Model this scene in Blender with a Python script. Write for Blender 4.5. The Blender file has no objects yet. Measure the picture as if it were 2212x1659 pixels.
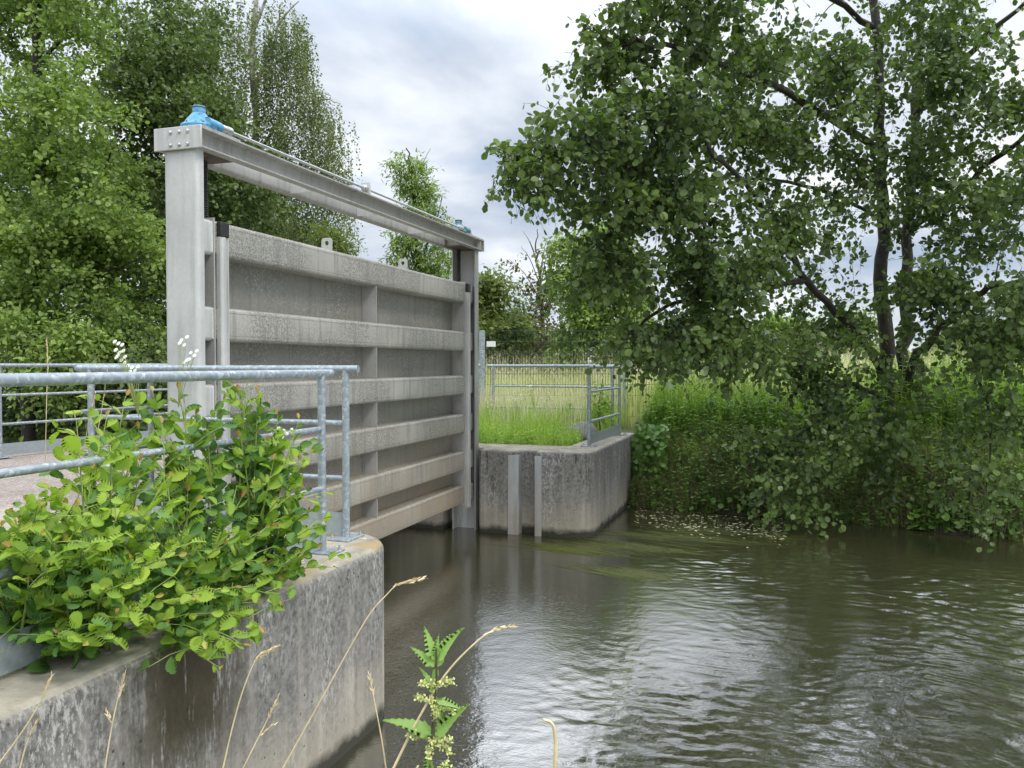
import bpy, bmesh, math, random
import numpy as np
from mathutils import Vector
random.seed(5)
RNG = np.random.default_rng(11)
R = math.radians
scene = bpy.context.scene
COL = scene.collection

# ------------------------------------------------------------------ camera
F_PX = 1790.0            # focal length in units of a 2212 px wide picture
YAW = R(18.36); PITCH = R(1.40); EYE = 2.22
FWD = np.array([-math.sin(YAW) * math.cos(PITCH), math.cos(YAW) * math.cos(PITCH), -math.sin(PITCH)])
RGT = np.array([math.cos(YAW), math.sin(YAW), 0.0])
UPV = np.cross(RGT, FWD)
cam_d = bpy.data.cameras.new("camera"); cam = bpy.data.objects.new("camera", cam_d); COL.objects.link(cam)
cam.location = (0, 0, EYE); cam.rotation_euler = (R(90) - PITCH, 0, YAW)
cam_d.sensor_width = 36; cam_d.lens = 36 * F_PX / 2212
cam_d.clip_start = 0.05; cam_d.clip_end = 3000
scene.camera = cam

def at(x, y, d):
    """world point seen at (x, y) of the 2212x1659 picture at horizontal depth d"""
    v = FWD + RGT * (x - 1106) / F_PX + UPV * (829.5 - y) / F_PX
    h = math.cos(PITCH) + (829.5 - y) / F_PX * math.sin(PITCH)
    return np.array([0, 0, EYE]) + v * (d / h)

# ------------------------------------------------------------------ world
SUN_EL, SUN_AZ = R(52), R(118)          # azimuth clockwise from +Y
world = bpy.data.worlds.new("World"); scene.world = world; world.use_nodes = True
nt = world.node_tree; nt.nodes.clear()
def N(nt, t, **kw):
    n = nt.nodes.new(t)
    for k, v in kw.items():
        if k.startswith('i_'):
            n.inputs[k[2:].replace('_', ' ')].default_value = v
        else:
            setattr(n, k, v)
    return n
def ramp(nt, fac, stops, interp='LINEAR'):
    r = nt.nodes.new('ShaderNodeValToRGB'); r.color_ramp.interpolation = interp
    e = r.color_ramp.elements
    while len(e) < len(stops): e.new(0.5)
    for i, (p, c) in enumerate(stops):
        e[i].position = p; e[i].color = (*c, 1) if len(c) == 3 else c
    nt.links.new(fac, r.inputs[0]); return r.outputs[0]
out = N(nt, 'ShaderNodeOutputWorld'); bg = N(nt, 'ShaderNodeBackground'); bg.inputs['Strength'].default_value = 0.1
sky = N(nt, 'ShaderNodeTexSky', sky_type='NISHITA', sun_disc=False, sun_elevation=SUN_EL, sun_rotation=SUN_AZ)
tc = N(nt, 'ShaderNodeTexCoord'); sep = N(nt, 'ShaderNodeSeparateXYZ'); nt.links.new(tc.outputs['Generated'], sep.inputs[0])
mx = N(nt, 'ShaderNodeMath', operation='MAXIMUM'); nt.links.new(sep.outputs['Z'], mx.inputs[0]); mx.inputs[1].default_value = 0.0
ad = N(nt, 'ShaderNodeMath', operation='ADD'); nt.links.new(mx.outputs[0], ad.inputs[0]); ad.inputs[1].default_value = 0.16
dv = N(nt, 'ShaderNodeVectorMath', operation='DIVIDE'); nt.links.new(tc.outputs['Generated'], dv.inputs[0])
cb = N(nt, 'ShaderNodeCombineXYZ')
for k in ('X', 'Y'): nt.links.new(ad.outputs[0], cb.inputs[k])
cb.inputs['Z'].default_value = 1.0; nt.links.new(cb.outputs[0], dv.inputs[1])
mp = N(nt, 'ShaderNodeMapping'); nt.links.new(dv.outputs[0], mp.inputs[0]); mp.inputs['Location'].default_value = (3.3, 1.2, 0); mp.inputs['Scale'].default_value = (1.0, 0.8, 0.6)
n1 = N(nt, 'ShaderNodeTexNoise', noise_dimensions='3D'); n1.inputs['Scale'].default_value = 1.35; n1.inputs['Detail'].default_value = 8; n1.inputs['Roughness'].default_value = 0.52; n1.inputs['Distortion'].default_value = 0.2
nt.links.new(mp.outputs[0], n1.inputs['Vector'])
ccol = ramp(nt, n1.outputs[0], [(0.34, (7.8, 8.0, 8.3)), (0.45, (6.3, 6.7, 7.3)), (0.55, (4.7, 5.2, 6.0)), (0.68, (3.2, 3.9, 5.0))])
n2 = N(nt, 'ShaderNodeTexNoise'); n2.inputs['Scale'].default_value = 1.7; n2.inputs['Detail'].default_value = 5; n2.inputs['Roughness'].default_value = 0.5
mp2 = N(nt, 'ShaderNodeMapping'); nt.links.new(dv.outputs[0], mp2.inputs[0]); mp2.inputs['Location'].default_value = (7.7, 4.4, 2)
nt.links.new(mp2.outputs[0], n2.inputs['Vector'])
cov = ramp(nt, n2.outputs[0], [(0.32, (0.5,) * 3), (0.44, (1,) * 3)])
mixw = N(nt, 'ShaderNodeMix', data_type='RGBA'); nt.links.new(cov, mixw.inputs[0]); nt.links.new(sky.outputs[0], mixw.inputs[6]); nt.links.new(ccol, mixw.inputs[7])
zen = N(nt, 'ShaderNodeMapRange', interpolation_type='SMOOTHSTEP')       # an overcast sky is brightest overhead
nt.links.new(sep.outputs['Z'], zen.inputs[0])
for i_, v_ in ((1, .31), (2, .62), (3, 1.03), (4, 2.6)): zen.inputs[i_].default_value = v_
vm_ = N(nt, 'ShaderNodeVectorMath', operation='SCALE'); nt.links.new(mixw.outputs[2], vm_.inputs[0]); nt.links.new(zen.outputs[0], vm_.inputs['Scale'])
nt.links.new(vm_.outputs[0], bg.inputs[0]); nt.links.new(bg.outputs[0], out.inputs[0])

sun_d = bpy.data.lights.new("sun", 'SUN'); sun_d.energy = 1.3; sun_d.angle = R(12); sun_d.color = (1, 0.965, 0.91)
sun = bpy.data.objects.new("sun", sun_d); COL.objects.link(sun)
sdir = Vector((math.sin(SUN_AZ) * math.cos(SUN_EL), math.cos(SUN_AZ) * math.cos(SUN_EL), math.sin(SUN_EL)))
sun.rotation_euler = sdir.to_track_quat('Z', 'Y').to_euler(); sun.location = (20, -15, 40)
scene.view_settings.view_transform = 'Standard'; scene.view_settings.look = 'None'
scene.view_settings.gamma = 1; scene.view_settings.exposure = 0.47
scene.render.engine = 'CYCLES'
scene.cycles.max_bounces = 8; scene.cycles.transmission_bounces = 4; scene.cycles.transparent_max_bounces = 4

# ------------------------------------------------------------------ tagging
def tag(o, label=None, cat=None, group=None, kind=None):
    if label: o['label'] = label
    if cat: o['category'] = cat
    if group: o['group'] = group
    if kind: o['kind'] = kind
    return o
def thing(name, loc, label, cat, group=None, rz=0.0):
    o = bpy.data.objects.new(name, None); COL.objects.link(o)
    o.empty_display_size = 0.2
    o.location = tuple(float(v) for v in loc); o.rotation_euler.z = rz
    return tag(o, label, cat, group)
def origin(o):
    p = np.zeros(3)
    while o is not None:
        p = p + np.array(o.location); o = o.parent
    return p

# ------------------------------------------------------------------ mesh tools (world coordinates in, local out)
class MB:
    def __init__(s): s.v = []; s.f = []; s.n = 0
    def add(s, V, Fc):
        V = np.asarray(V, float); s.v.append(V)
        s.f += [tuple(int(i) + s.n for i in f) for f in Fc]; s.n += len(V); return s
    def box(s, x0, x1, y0, y1, z0, z1):
        V = [(x, y, z) for z in (z0, z1) for x, y in ((x0, y0), (x1, y0), (x1, y1), (x0, y1))]
        return s.add(V, [(3, 2, 1, 0), (4, 5, 6, 7), (0, 1, 5, 4), (1, 2, 6, 5), (2, 3, 7, 6), (3, 0, 4, 7)])
    def tube(s, pts, r, n=10, caps=True):
        pts = np.asarray(pts, float); m = len(pts)
        r = np.full(m, r) if np.isscalar(r) else np.asarray(r, float)
        t = np.gradient(pts, axis=0); t /= np.linalg.norm(t, axis=1)[:, None] + 1e-12
        a = np.array([0, 0, 1.0]) if abs(t[0][2]) < 0.9 else np.array([1.0, 0, 0])
        V = []; u = np.cross(t[0], a); u /= np.linalg.norm(u)
        ang = np.arange(n) * 2 * math.pi / n
        for i in range(m):
            u = u - t[i] * u.dot(t[i]); u /= np.linalg.norm(u) + 1e-12; w = np.cross(t[i], u)
            V.append(pts[i] + r[i] * (np.cos(ang)[:, None] * u + np.sin(ang)[:, None] * w))
        V = np.concatenate(V)
        Fc = [(i * n + j, i * n + (j + 1) % n, (i + 1) * n + (j + 1) % n, (i + 1) * n + j) for i in range(m - 1) for j in range(n)]
        if caps: Fc += [tuple(range(n))[::-1], tuple((m - 1) * n + j for j in range(n))]
        return s.add(V, Fc)
    def lathe(s, c, prof, n=24, axis='z'):
        V = []
        for r, h in prof:
            for j in range(n):
                a = 2 * math.pi * j / n; p = (r * math.cos(a), r * math.sin(a), h)
                if axis == 'y': p = (p[0], h, p[1])
                if axis == 'x': p = (h, p[0], p[1])
                V.append((c[0] + p[0], c[1] + p[1], c[2] + p[2]))
        m = len(prof)
        Fc = [(i * n + j, i * n + (j + 1) % n, (i + 1) * n + (j + 1) % n, (i + 1) * n + j) for i in range(m - 1) for j in range(n)]
        Fc += [tuple(range(n))[::-1], tuple((m - 1) * n + j for j in range(n))]
        return s.add(V, Fc)
    def prism(s, poly, z0, z1, top_bevel=0.0):
        """vertical prism of a closed outline (x, y)"""
        n = len(poly); P = np.array(poly, float)
        V = [(x, y, z0) for x, y in P] + [(x, y, z1) for x, y in P]
        Fc = [tuple(range(n))[::-1], tuple(range(n, 2 * n))] + [(i, (i + 1) % n, n + (i + 1) % n, n + i) for i in range(n)]
        return s.add(V, Fc)
    def loft(s, prof, axis, a0, a1):
        """profile of (p, q) pairs swept along an axis: y -> (x=p, z=q), x -> (y=p, z=q)"""
        n = len(prof); V = []
        for a in (a0, a1):
            for p, q in prof:
                V.append({'y': (p, a, q), 'x': (a, p, q), 'z': (p, q, a)}[axis])
        return s.add(V, [tuple(range(n))[::-1], tuple(range(n, 2 * n))] + [(i, (i + 1) % n, n + (i + 1) % n, n + i) for i in range(n)])
    def build(s, name, m, parent=None, bevel=0, smooth=True, seg=2, ang=35):
        me = bpy.data.meshes.new(name)
        V = np.concatenate(s.v) if s.v else np.zeros((0, 3))
        if parent is not None: V = V - origin(parent)
        me.from_pydata([tuple(p) for p in V], [], s.f)
        bm = bmesh.new(); bm.from_mesh(me); bmesh.ops.recalc_face_normals(bm, faces=bm.faces); bm.to_mesh(me); bm.free()
        if smooth:
            me.polygons.foreach_set('use_smooth', [True] * len(me.polygons)); me.set_sharp_from_angle(angle=R(ang))
        me.materials.append(m)
        o = bpy.data.objects.new(name, me); COL.objects.link(o)
        if parent is not None: o.parent = parent
        if bevel:
            b = o.modifiers.new('bevel', 'BEVEL'); b.width = bevel; b.segments = seg; b.limit_method = 'ANGLE'; b.angle_limit = R(40); b.harden_normals = False
        return o

def quad_obj(name, V, Q, m, parent=None, smooth=False):
    """fast mesh of quads from numpy arrays"""
    V = np.asarray(V, np.float32)
    if parent is not None: V = V - origin(parent).astype(np.float32)
    Q = np.asarray(Q, np.int32)
    me = bpy.data.meshes.new(name)
    me.vertices.add(len(V)); me.vertices.foreach_set('co', V.ravel())
    me.loops.add(Q.size); me.loops.foreach_set('vertex_index', Q.ravel())
    me.polygons.add(len(Q)); me.polygons.foreach_set('loop_start', np.arange(0, Q.size, 4, dtype=np.int32))
    try: me.polygons.foreach_set('loop_total', np.full(len(Q), 4, np.int32))
    except Exception: pass
    if smooth: me.polygons.foreach_set('use_smooth', np.ones(len(Q), bool))
    me.update(calc_edges=True)
    me.materials.append(m)
    o = bpy.data.objects.new(name, me); COL.objects.link(o)
    if parent is not None: o.parent = parent
    return o
def norm(a): return a / (np.linalg.norm(a, axis=-1, keepdims=True) + 1e-9)

# leaf templates: (verts, quads); x across, y along, z normal
T_ROUND = (np.array([(0, 0, 0), (.33, .22, .05), (.47, .62, .07), (.2, .97, .0), (-.2, .97, 0), (-.47, .62, .07), (-.33, .22, .05), (0, .55, -.03)]),
           [(0, 1, 2, 7), (7, 2, 3, 4), (0, 7, 5, 6), (7, 4, 5, 5)])
T_ROUND = (T_ROUND[0], [(0, 1, 2, 7), (7, 2, 3, 4), (7, 4, 5, 6)])
T_ROUND = (np.array([(0, 0, 0), (.36, .25, .06), (.46, .66, .07), (.14, .99, 0), (-.14, .99, 0), (-.46, .66, .07), (-.36, .25, .06), (0, .01, 0)]),
           [(0, 1, 2, 3), (7, 4, 5, 6), (7, 0, 3, 4)])
T_POINT = (np.array([(0, 0, 0), (.24, .28, .05), (.14, .68, .03), (0, 1.05, -.08), (-.14, .68, .03), (-.24, .28, .05)]),
           [(0, 1, 2, 3), (0, 3, 4, 5)])
T_SMALL = (np.array([(0, 0, 0), (.34, .42, .06), (0, 1, 0), (-.34, .42, .06)]), [(0, 1, 2, 3)])
T_BLADE = (np.array([(-.5, 0, 0), (.5, 0, 0), (.4, .5, .0), (-.4, .5, .0), (.04, 1, 0), (-.04, 1, 0)]), [(0, 1, 2, 3), (3, 2, 4, 5)])
def serrated(nk=8, wmax=.42, cup=.07, tooth=.84):
    V = []; Q = []
    for k in range(nk + 1):
        V.append((0, k / nk, -.03 + (.014 if k % 2 else 0)))
    for sgn in (1, -1):
        for k in range(2 * nk + 1):
            y = k / (2 * nk)
            w = wmax * max(0.02, math.sin(math.pi * (y * 0.96 + .01) ** 1.15)) ** .62
            V.append((sgn * w * (1.04 if k % 2 else tooth), y + (.035 if k % 2 else 0) + .05 * w, cup * w / wmax + (.012 if k % 2 else -.006)))
    off = nk + 1
    for si in (0, 1):
        b = off + si * (2 * nk + 1)
        for k in range(nk):
            a, c, d_ = b + 2 * k, b + 2 * k + 1, b + 2 * k + 2
            Q.append((k, a, c, k + 1) if si == 0 else (k + 1, c, a, k))
            Q.append((k + 1, c, d_, k + 1))
    return np.array(V), Q
T_SER = serrated(7, .43, .07, .88)
def fix_degenerate(T):
    """turn triangles written as quads (repeated index) into true quads by adding a rib point copy"""
    V, Q = T; V = [tuple(v) for v in V]; out = []
    for q in Q:
        if len(set(q)) < 4:
            V.append(tuple(np.array(V[q[0]]) * .999 + np.array(V[q[2]]) * .001)); q = (q[0], q[1], q[2], len(V) - 1)
        out.append(q)
    return np.array(V), out
T_SER = fix_degenerate(T_SER)
T_SER2 = fix_degenerate(serrated(6, .40, .15, .86)); T_SER2[0][:, 2] -= .22 * T_SER2[0][:, 1] ** 2
T_SER3 = fix_degenerate(serrated(8, .42, -.03, .87)); T_SER3[0][:, 2] += .10 * T_SER3[0][:, 1] ** 2; T_SER3[0][:, 0] += .08 * np.sin(T_SER3[0][:, 1] * 3)

def leaves(P, D, Nn, S, T, W=None):
    V, Q = T; V = np.asarray(V); Q = np.asarray(Q); k = len(V); n = len(P)
    D = norm(D); B = norm(np.cross(D, Nn)); M = np.cross(B, D)
    S = np.broadcast_to(np.asarray(S, float), (n,)); W = S if W is None else np.broadcast_to(np.asarray(W, float), (n,))
    out = P[:, None, :] + (W[:, None, None] * V[None, :, 0:1]) * B[:, None, :] + (S[:, None, None] * V[None, :, 1:2]) * D[:, None, :] + (S[:, None, None] * V[None, :, 2:3]) * M[:, None, :]
    q = (np.arange(n)[:, None, None] * k + Q[None]).reshape(-1, 4)
    return out.reshape(-1, 3), q
def merge(parts):
    Vs, Qs, o = [], [], 0
    for V, Q in parts:
        Vs.append(V); Qs.append(Q + o); o += len(V)
    return np.concatenate(Vs), np.concatenate(Qs)
def rnd_dir(n): return norm(RNG.normal(size=(n, 3)))

# ------------------------------------------------------------------ materials
def new_mat(name):
    m = bpy.data.materials.new(name); m.use_nodes = True; t = m.node_tree; t.nodes.clear()
    o = t.nodes.new('ShaderNodeOutputMaterial'); p = t.nodes.new('ShaderNodeBsdfPrincipled'); t.links.new(p.outputs[0], o.inputs[0])
    return m, t, p, o
def pos(t, scale=(1, 1, 1), loc=(0, 0, 0), obj=False):
    if obj:
        g = t.nodes.new('ShaderNodeTexCoord').outputs['Object']
    else:
        g = t.nodes.new('ShaderNodeNewGeometry').outputs['Position']
    mpn = t.nodes.new('ShaderNodeMapping'); mpn.inputs['Scale'].default_value = scale; mpn.inputs['Location'].default_value = loc
    t.links.new(g, mpn.inputs[0]); return mpn.outputs[0]
def noise(t, vec, s, d=4, r=.55, dist=0):
    n = t.nodes.new('ShaderNodeTexNoise'); n.inputs['Scale'].default_value = s; n.inputs['Detail'].default_value = d
    n.inputs['Roughness'].default_value = r; n.inputs['Distortion'].default_value = dist
    t.links.new(vec, n.inputs['Vector']); return n.outputs[0]
def voro(t, vec, s, out='Distance', feat='F1'):
    n = t.nodes.new('ShaderNodeTexVoronoi'); n.feature = feat; n.inputs['Scale'].default_value = s
    t.links.new(vec, n.inputs['Vector']); return n.outputs[out]
def mixc(t, fac, a, b, mode='MIX'):
    n = t.nodes.new('ShaderNodeMix'); n.data_type = 'RGBA'; n.blend_type = mode
    for s, v in ((0, fac), (6, a), (7, b)):
        if hasattr(v, 'is_linked') or hasattr(v, 'links'): t.links.new(v, n.inputs[s])
        else: n.inputs[s].default_value = v if s == 0 else (*v, 1)
    return n.outputs[2]
def math_(t, op, a, b=0.0, clamp=False):
    n = t.nodes.new('ShaderNodeMath'); n.operation = op; n.use_clamp = clamp
    for i, v in enumerate((a, b)):
        if hasattr(v, 'links'): t.links.new(v, n.inputs[i])
        else: n.inputs[i].default_value = v
    return n.outputs[0]
def g3(v): return (v, v, v)
def bump(t, p, h, strength=.3, dist=.01, prev=None):
    b = t.nodes.new('ShaderNodeBump'); b.inputs['Strength'].default_value = strength; b.inputs['Distance'].default_value = dist
    t.links.new(h, b.inputs['Height'])
    if prev is not None: t.links.new(prev, b.inputs['Normal'])
    if p is not None: t.links.new(b.outputs[0], p.inputs['Normal'])
    return b.outputs[0]

def steel(name, base=(.40, .40, .385), grime=.5, speck=0.0, tan=0.0, rough=.5):
    m, t, p, o = new_mat(name)
    v = pos(t)
    n = noise(t, v, 2.2, 6, .6)
    c = ramp(t, n, [(.3, tuple(x * .86 for x in base)), (.7, tuple(x * 1.12 for x in base))])
    st = noise(t, pos(t, (9, 9, .7)), 1.6, 5, .6)                    # vertical runs
    c = mixc(t, ramp(t, st, [(.50, g3(0)), (.64, g3(grime))]), c, (.19, .185, .165))
    fn = noise(t, v, 45, 3, .6)
    c = mixc(t, ramp(t, fn, [(.35, g3(0)), (.75, g3(.16))]), c, (.24, .24, .22))
    if speck:
        big = noise(t, pos(t, (1, .8, 1), (2, 1, 0)), 1.3, 3, .5)
        sp = noise(t, v, 62, 6, .75)
        mm = math_(t, 'MULTIPLY', ramp(t, sp, [(.42, g3(0)), (.58, g3(.95))]), ramp(t, big, [(.34, g3(.12)), (.50, g3(speck))]))
        c = mixc(t, mm, c, (.17, .165, .145))
        sp2 = noise(t, pos(t, (1, 1, 1), (5, 5, 5)), 55, 5, .7)
        mm2 = math_(t, 'MULTIPLY', ramp(t, sp2, [(.56, g3(0)), (.62, g3(1))]), ramp(t, big, [(.34, g3(0)), (.55, g3(speck))]))
        c = mixc(t, mm2, c, (.47, .46, .40))
    if tan:
        tn = noise(t, pos(t, (1, 1, .6), (9, 3, 0)), 1.6, 5, .6)
        sx = t.nodes.new('ShaderNodeSeparateXYZ'); t.links.new(v, sx.inputs[0])
        low = math_(t, 'MULTIPLY_ADD', sx.outputs[2], -.9)       # 1 near water
        low.node.inputs[2].default_value = 1.5; low.node.use_clamp = True
        mm = math_(t, 'MULTIPLY', ramp(t, tn, [(.3, g3(.25)), (.65, g3(1))]), low)
        c = mixc(t, math_(t, 'MULTIPLY', mm, tan), c, (.33, .26, .18))
    gN = t.nodes.new('ShaderNodeNewGeometry'); sn = t.nodes.new('ShaderNodeSeparateXYZ'); t.links.new(gN.outputs['True Normal'], sn.inputs[0])
    upm = ramp(t, sn.outputs[2], [(.55, g3(0)), (.9, g3(1))])
    dirt = ramp(t, noise(t, v, 38, 5, .7), [(.38, (.14, .115, .085)), (.6, (.36, .33, .27))])
    c = mixc(t, math_(t, 'MULTIPLY', upm, .75), c, dirt)
    t.links.new(c, p.inputs['Base Color']); p.inputs['Metallic'].default_value = .22
    t.links.new(ramp(t, n, [(.3, g3(rough - .08)), (.7, g3(rough + .12))]), p.inputs['Roughness'])
    bump(t, p, noise(t, v, 60, 4, .6), .18, .004)
    return m
M_COL = steel('stainless_column', (.52, .525, .51), .2)
M_BEAM = steel('weathered_beam', (.43, .42, .375), .55, 1.0, .9)
M_SKIN = steel('weathered_skin', (.27, .262, .23), .8, .9, .9)
M_FRAME = steel('frame_steel', (.42, .415, .395), .45, .25)
M_BAR = steel('guide_steel', (.52, .52, .50), .2, 0, .5, .4)

def galv(nm='galvanised_steel', flat=0.0):
    m, t, p, o = new_mat(nm); v = pos(t)
    w = noise(t, v, 40, 3, .6)
    vv = t.nodes.new('ShaderNodeVectorMath'); vv.operation = 'ADD'; t.links.new(v, vv.inputs[0])
    cc = t.nodes.new('ShaderNodeCombineXYZ'); 
    for i in range(3): t.links.new(math_(t, 'MULTIPLY', w, .03), cc.inputs[i])
    t.links.new(cc.outputs[0], vv.inputs[1])
    s = voro(t, vv.outputs[0], 58, 'Color')
    sp = t.nodes.new('ShaderNodeSeparateColor'); t.links.new(s, sp.inputs[0])
    c = ramp(t, sp.outputs[0], [(0, (.24, .28, .31)), (.6, (.33, .38, .41)), (.85, (.42, .47, .50)), (1, (.56, .60, .62))])
    c = mixc(t, ramp(t, noise(t, v, 5, 5, .6), [(.35, g3(0)), (.7, g3(.5))]), c, (.27, .31, .335))
    if flat: c = mixc(t, flat, c, (.34, .385, .41))
    t.links.new(c, p.inputs['Base Color']); p.inputs['Metallic'].default_value = .35; p.inputs['Roughness'].default_value = .42
    return m
M_GALV = galv(); M_GALVB = galv('galvanised_sheet', .72)
def simple(name, col, rough=.6, metal=0, var=.25, sc=8, col2=None):
    m, t, p, o = new_mat(name); n = noise(t, pos(t), sc, 5, .6)
    c2 = col2 or tuple(x * (1 - var) for x in col)
    t.links.new(ramp(t, n, [(.35, c2), (.65, tuple(x * (1 + var * .4) for x in col) if not col2 else col)]), p.inputs['Base Color'])
    p.inputs['Roughness'].default_value = rough; p.inputs['Metallic'].default_value = metal
    bump(t, p, noise(t, pos(t), sc * 6, 3, .6), .2, .004)
    return m
M_BLUE = simple('blue_paint', (.055, .32, .60), .42, 0, .3, 30)
def blue2():
    m, t, p, o = new_mat('worn_blue_paint'); v = pos(t)
    c = ramp(t, noise(t, v, 12, 4, .6), [(.35, (.055, .26, .46)), (.7, (.11, .36, .56))])
    c = mixc(t, ramp(t, noise(t, v, 38, 5, .7), [(.55, g3(0)), (.61, g3(1))]), c, (.10, .08, .06))
    t.links.new(c, p.inputs['Base Color']); p.inputs['Roughness'].default_value = .4; return m
M_BLUE = blue2()
M_RUST = simple('rusty_base', (.10, .075, .06), .8, 0, .4, 40)
M_BLACK = simple('black_rubber', (.018, .018, .018), .6, 0, .4, 60)
M_SHINY = simple('polished_steel', (.55, .56, .56), .3, .7, .15, 20)
M_TOPCAP = simple('weld_metal', (.6, .6, .58), .4, .3, .2, 60)

def concrete():
    m, t, p, o = new_mat('weathered_concrete'); v = pos(t)
    gN = t.nodes.new('ShaderNodeNewGeometry'); sn = t.nodes.new('ShaderNodeSeparateXYZ'); t.links.new(gN.outputs['True Normal'], sn.inputs[0])
    sp = t.nodes.new('ShaderNodeSeparateXYZ'); t.links.new(v, sp.inputs[0])
    base = ramp(t, noise(t, v, 1.3, 6, .6), [(.3, (.27, .25, .21)), (.55, (.40, .365, .305)), (.75, (.50, .46, .385))])
    # dark algae film, stronger towards the top of the wall, running down in streaks
    stv = noise(t, pos(t, (7, 7, .55)), 1.5, 6, .65)
    hgt = ramp(t, sp.outputs[2], [(0.0, g3(-.0)), (.32, g3(.1)), (.62, g3(.55)), (1.0, g3(1))])
    dm = ramp(t, math_(t, 'MULTIPLY_ADD', hgt, .27), [(.37, g3(0)), (.52, g3(.6)), (.74, g3(.93))])
    dm.node.inputs[0].links[0].from_node.inputs[2].default_value = 0
    t.links.new(stv, dm.node.inputs[0].links[0].from_node.inputs[2])
    mott = ramp(t, noise(t, v, 26, 6, .72), [(.36, (.060, .058, .050)), (.60, (.19, .185, .17))])
    c = mixc(t, dm, base, mott)
    # flaky pale lime patches
    fl = noise(t, pos(t, (1, 1, .45)), 52, 6, .78)
    flb = noise(t, pos(t, (2.2, 2.2, .9), (4, 1, 2)), 1.5, 4, .6)
    fm = math_(t, 'MULTIPLY', ramp(t, fl, [(.5, g3(0)), (.56, g3(1))]), ramp(t, flb, [(.42, g3(.06)), (.64, g3(.75))]))
    c = mixc(t, fm, c, (.50, .485, .45))
    # brown moss runs
    ms = noise(t, pos(t, (5.5, 5.5, .9), (11, 7, 3)), 1.7, 5, .7)
    c = mixc(t, math_(t, 'MULTIPLY', ramp(t, ms, [(.62, g3(0)), (.67, g3(.9))]), ramp(t, hgt, [(.3, g3(0)), (.7, g3(1))])), c, (.045, .036, .014))
    yb = t.nodes.new('ShaderNodeMapRange'); yb.interpolation_type = 'SMOOTHSTEP'; t.links.new(math_(t, 'ABSOLUTE', math_(t, 'SUBTRACT', sp.outputs[1], 2.85)), yb.inputs[0])
    yb.inputs[1].default_value = .1; yb.inputs[2].default_value = .55; yb.inputs[3].default_value = 1; yb.inputs[4].default_value = 0
    mo = ramp(t, noise(t, pos(t, (9, 9, 1.5), (1, 4, 3)), 1.4, 6, .72), [(.40, g3(0)), (.47, g3(1))])
    c = mixc(t, math_(t, 'MULTIPLY', math_(t, 'MULTIPLY', yb.outputs[0], mo), ramp(t, sp.outputs[2], [(.30, g3(0)), (.7, g3(.95))])), c, (.040, .030, .010))
    # blow holes
    vo = voro(t, v, 17); vm = noise(t, v, 3.1, 3, .5)
    hm = math_(t, 'MULTIPLY', ramp(t, vo, [(.10, g3(1)), (.16, g3(0))]), ramp(t, vm, [(.5, g3(0)), (.58, g3(1))]))
    c = mixc(t, hm, c, (.03, .028, .024))
    # ochre near the waterline, wet dark rim
    wl = ramp(t, math_(t, 'ADD', sp.outputs[2], math_(t, 'MULTIPLY', noise(t, v, 5, 4, .6), .16)), [(.12, g3(1)), (.19, g3(0))])
    oc = ramp(t, sp.outputs[2], [(.10, g3(.65)), (.5, g3(0))])
    c = mixc(t, oc, c, (.33, .29, .215))
    c = mixc(t, wl, c, (.035, .033, .022))
    # top surfaces: tan dust, pale lichen discs, orange lichen
    upm = ramp(t, sn.outputs[2], [(.45, g3(0)), (.9, g3(1))])
    tc_ = ramp(t, noise(t, v, 5, 6, .65), [(.3, (.20, .175, .13)), (.55, (.36, .33, .27)), (.75, (.50, .47, .40))])
    lv = voro(t, v, 13); lm = noise(t, v, 2.1, 3, .5)
    tc_ = mixc(t, math_(t, 'MULTIPLY', ramp(t, math_(t, 'ADD', lv, math_(t, 'MULTIPLY', noise(t, v, 60, 3, .6), .22)), [(.24, g3(1)), (.29, g3(0))]), ramp(t, lm, [(.42, g3(0)), (.52, g3(1))])), tc_, (.58, .58, .54))
    ol = noise(t, pos(t, (1, 1, 1), (3.0, 0.4, 0)), 3.0, 6, .7)
    yo = t.nodes.new('ShaderNodeMapRange'); yo.interpolation_type = 'SMOOTHSTEP'; t.links.new(math_(t, 'ABSOLUTE', math_(t, 'SUBTRACT', sp.outputs[1], 4.3)), yo.inputs[0])
    yo.inputs[1].default_value = .35; yo.inputs[2].default_value = .95; yo.inputs[3].default_value = 1; yo.inputs[4].default_value = .12
    tc_ = mixc(t, math_(t, 'MULTIPLY', yo.outputs[0], ramp(t, ol, [(.50, g3(0)), (.58, g3(.8))])), tc_, (.33, .24, .10))
    c = mixc(t, upm, c, tc_)
    t.links.new(c, p.inputs['Base Color']); p.inputs['Roughness'].default_value = .88
    b1 = bump(t, None, noise(t, v, 14, 8, .7), .5, .02)
    b2 = bump(t, None, ramp(t, vo, [(.08, g3(0)), (.18, g3(1))]), .35, .01, b1)
    bump(t, p, noise(t, v, 90, 4, .7), .35, .004, b2)
    return m
M_CONC = concrete()

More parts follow.
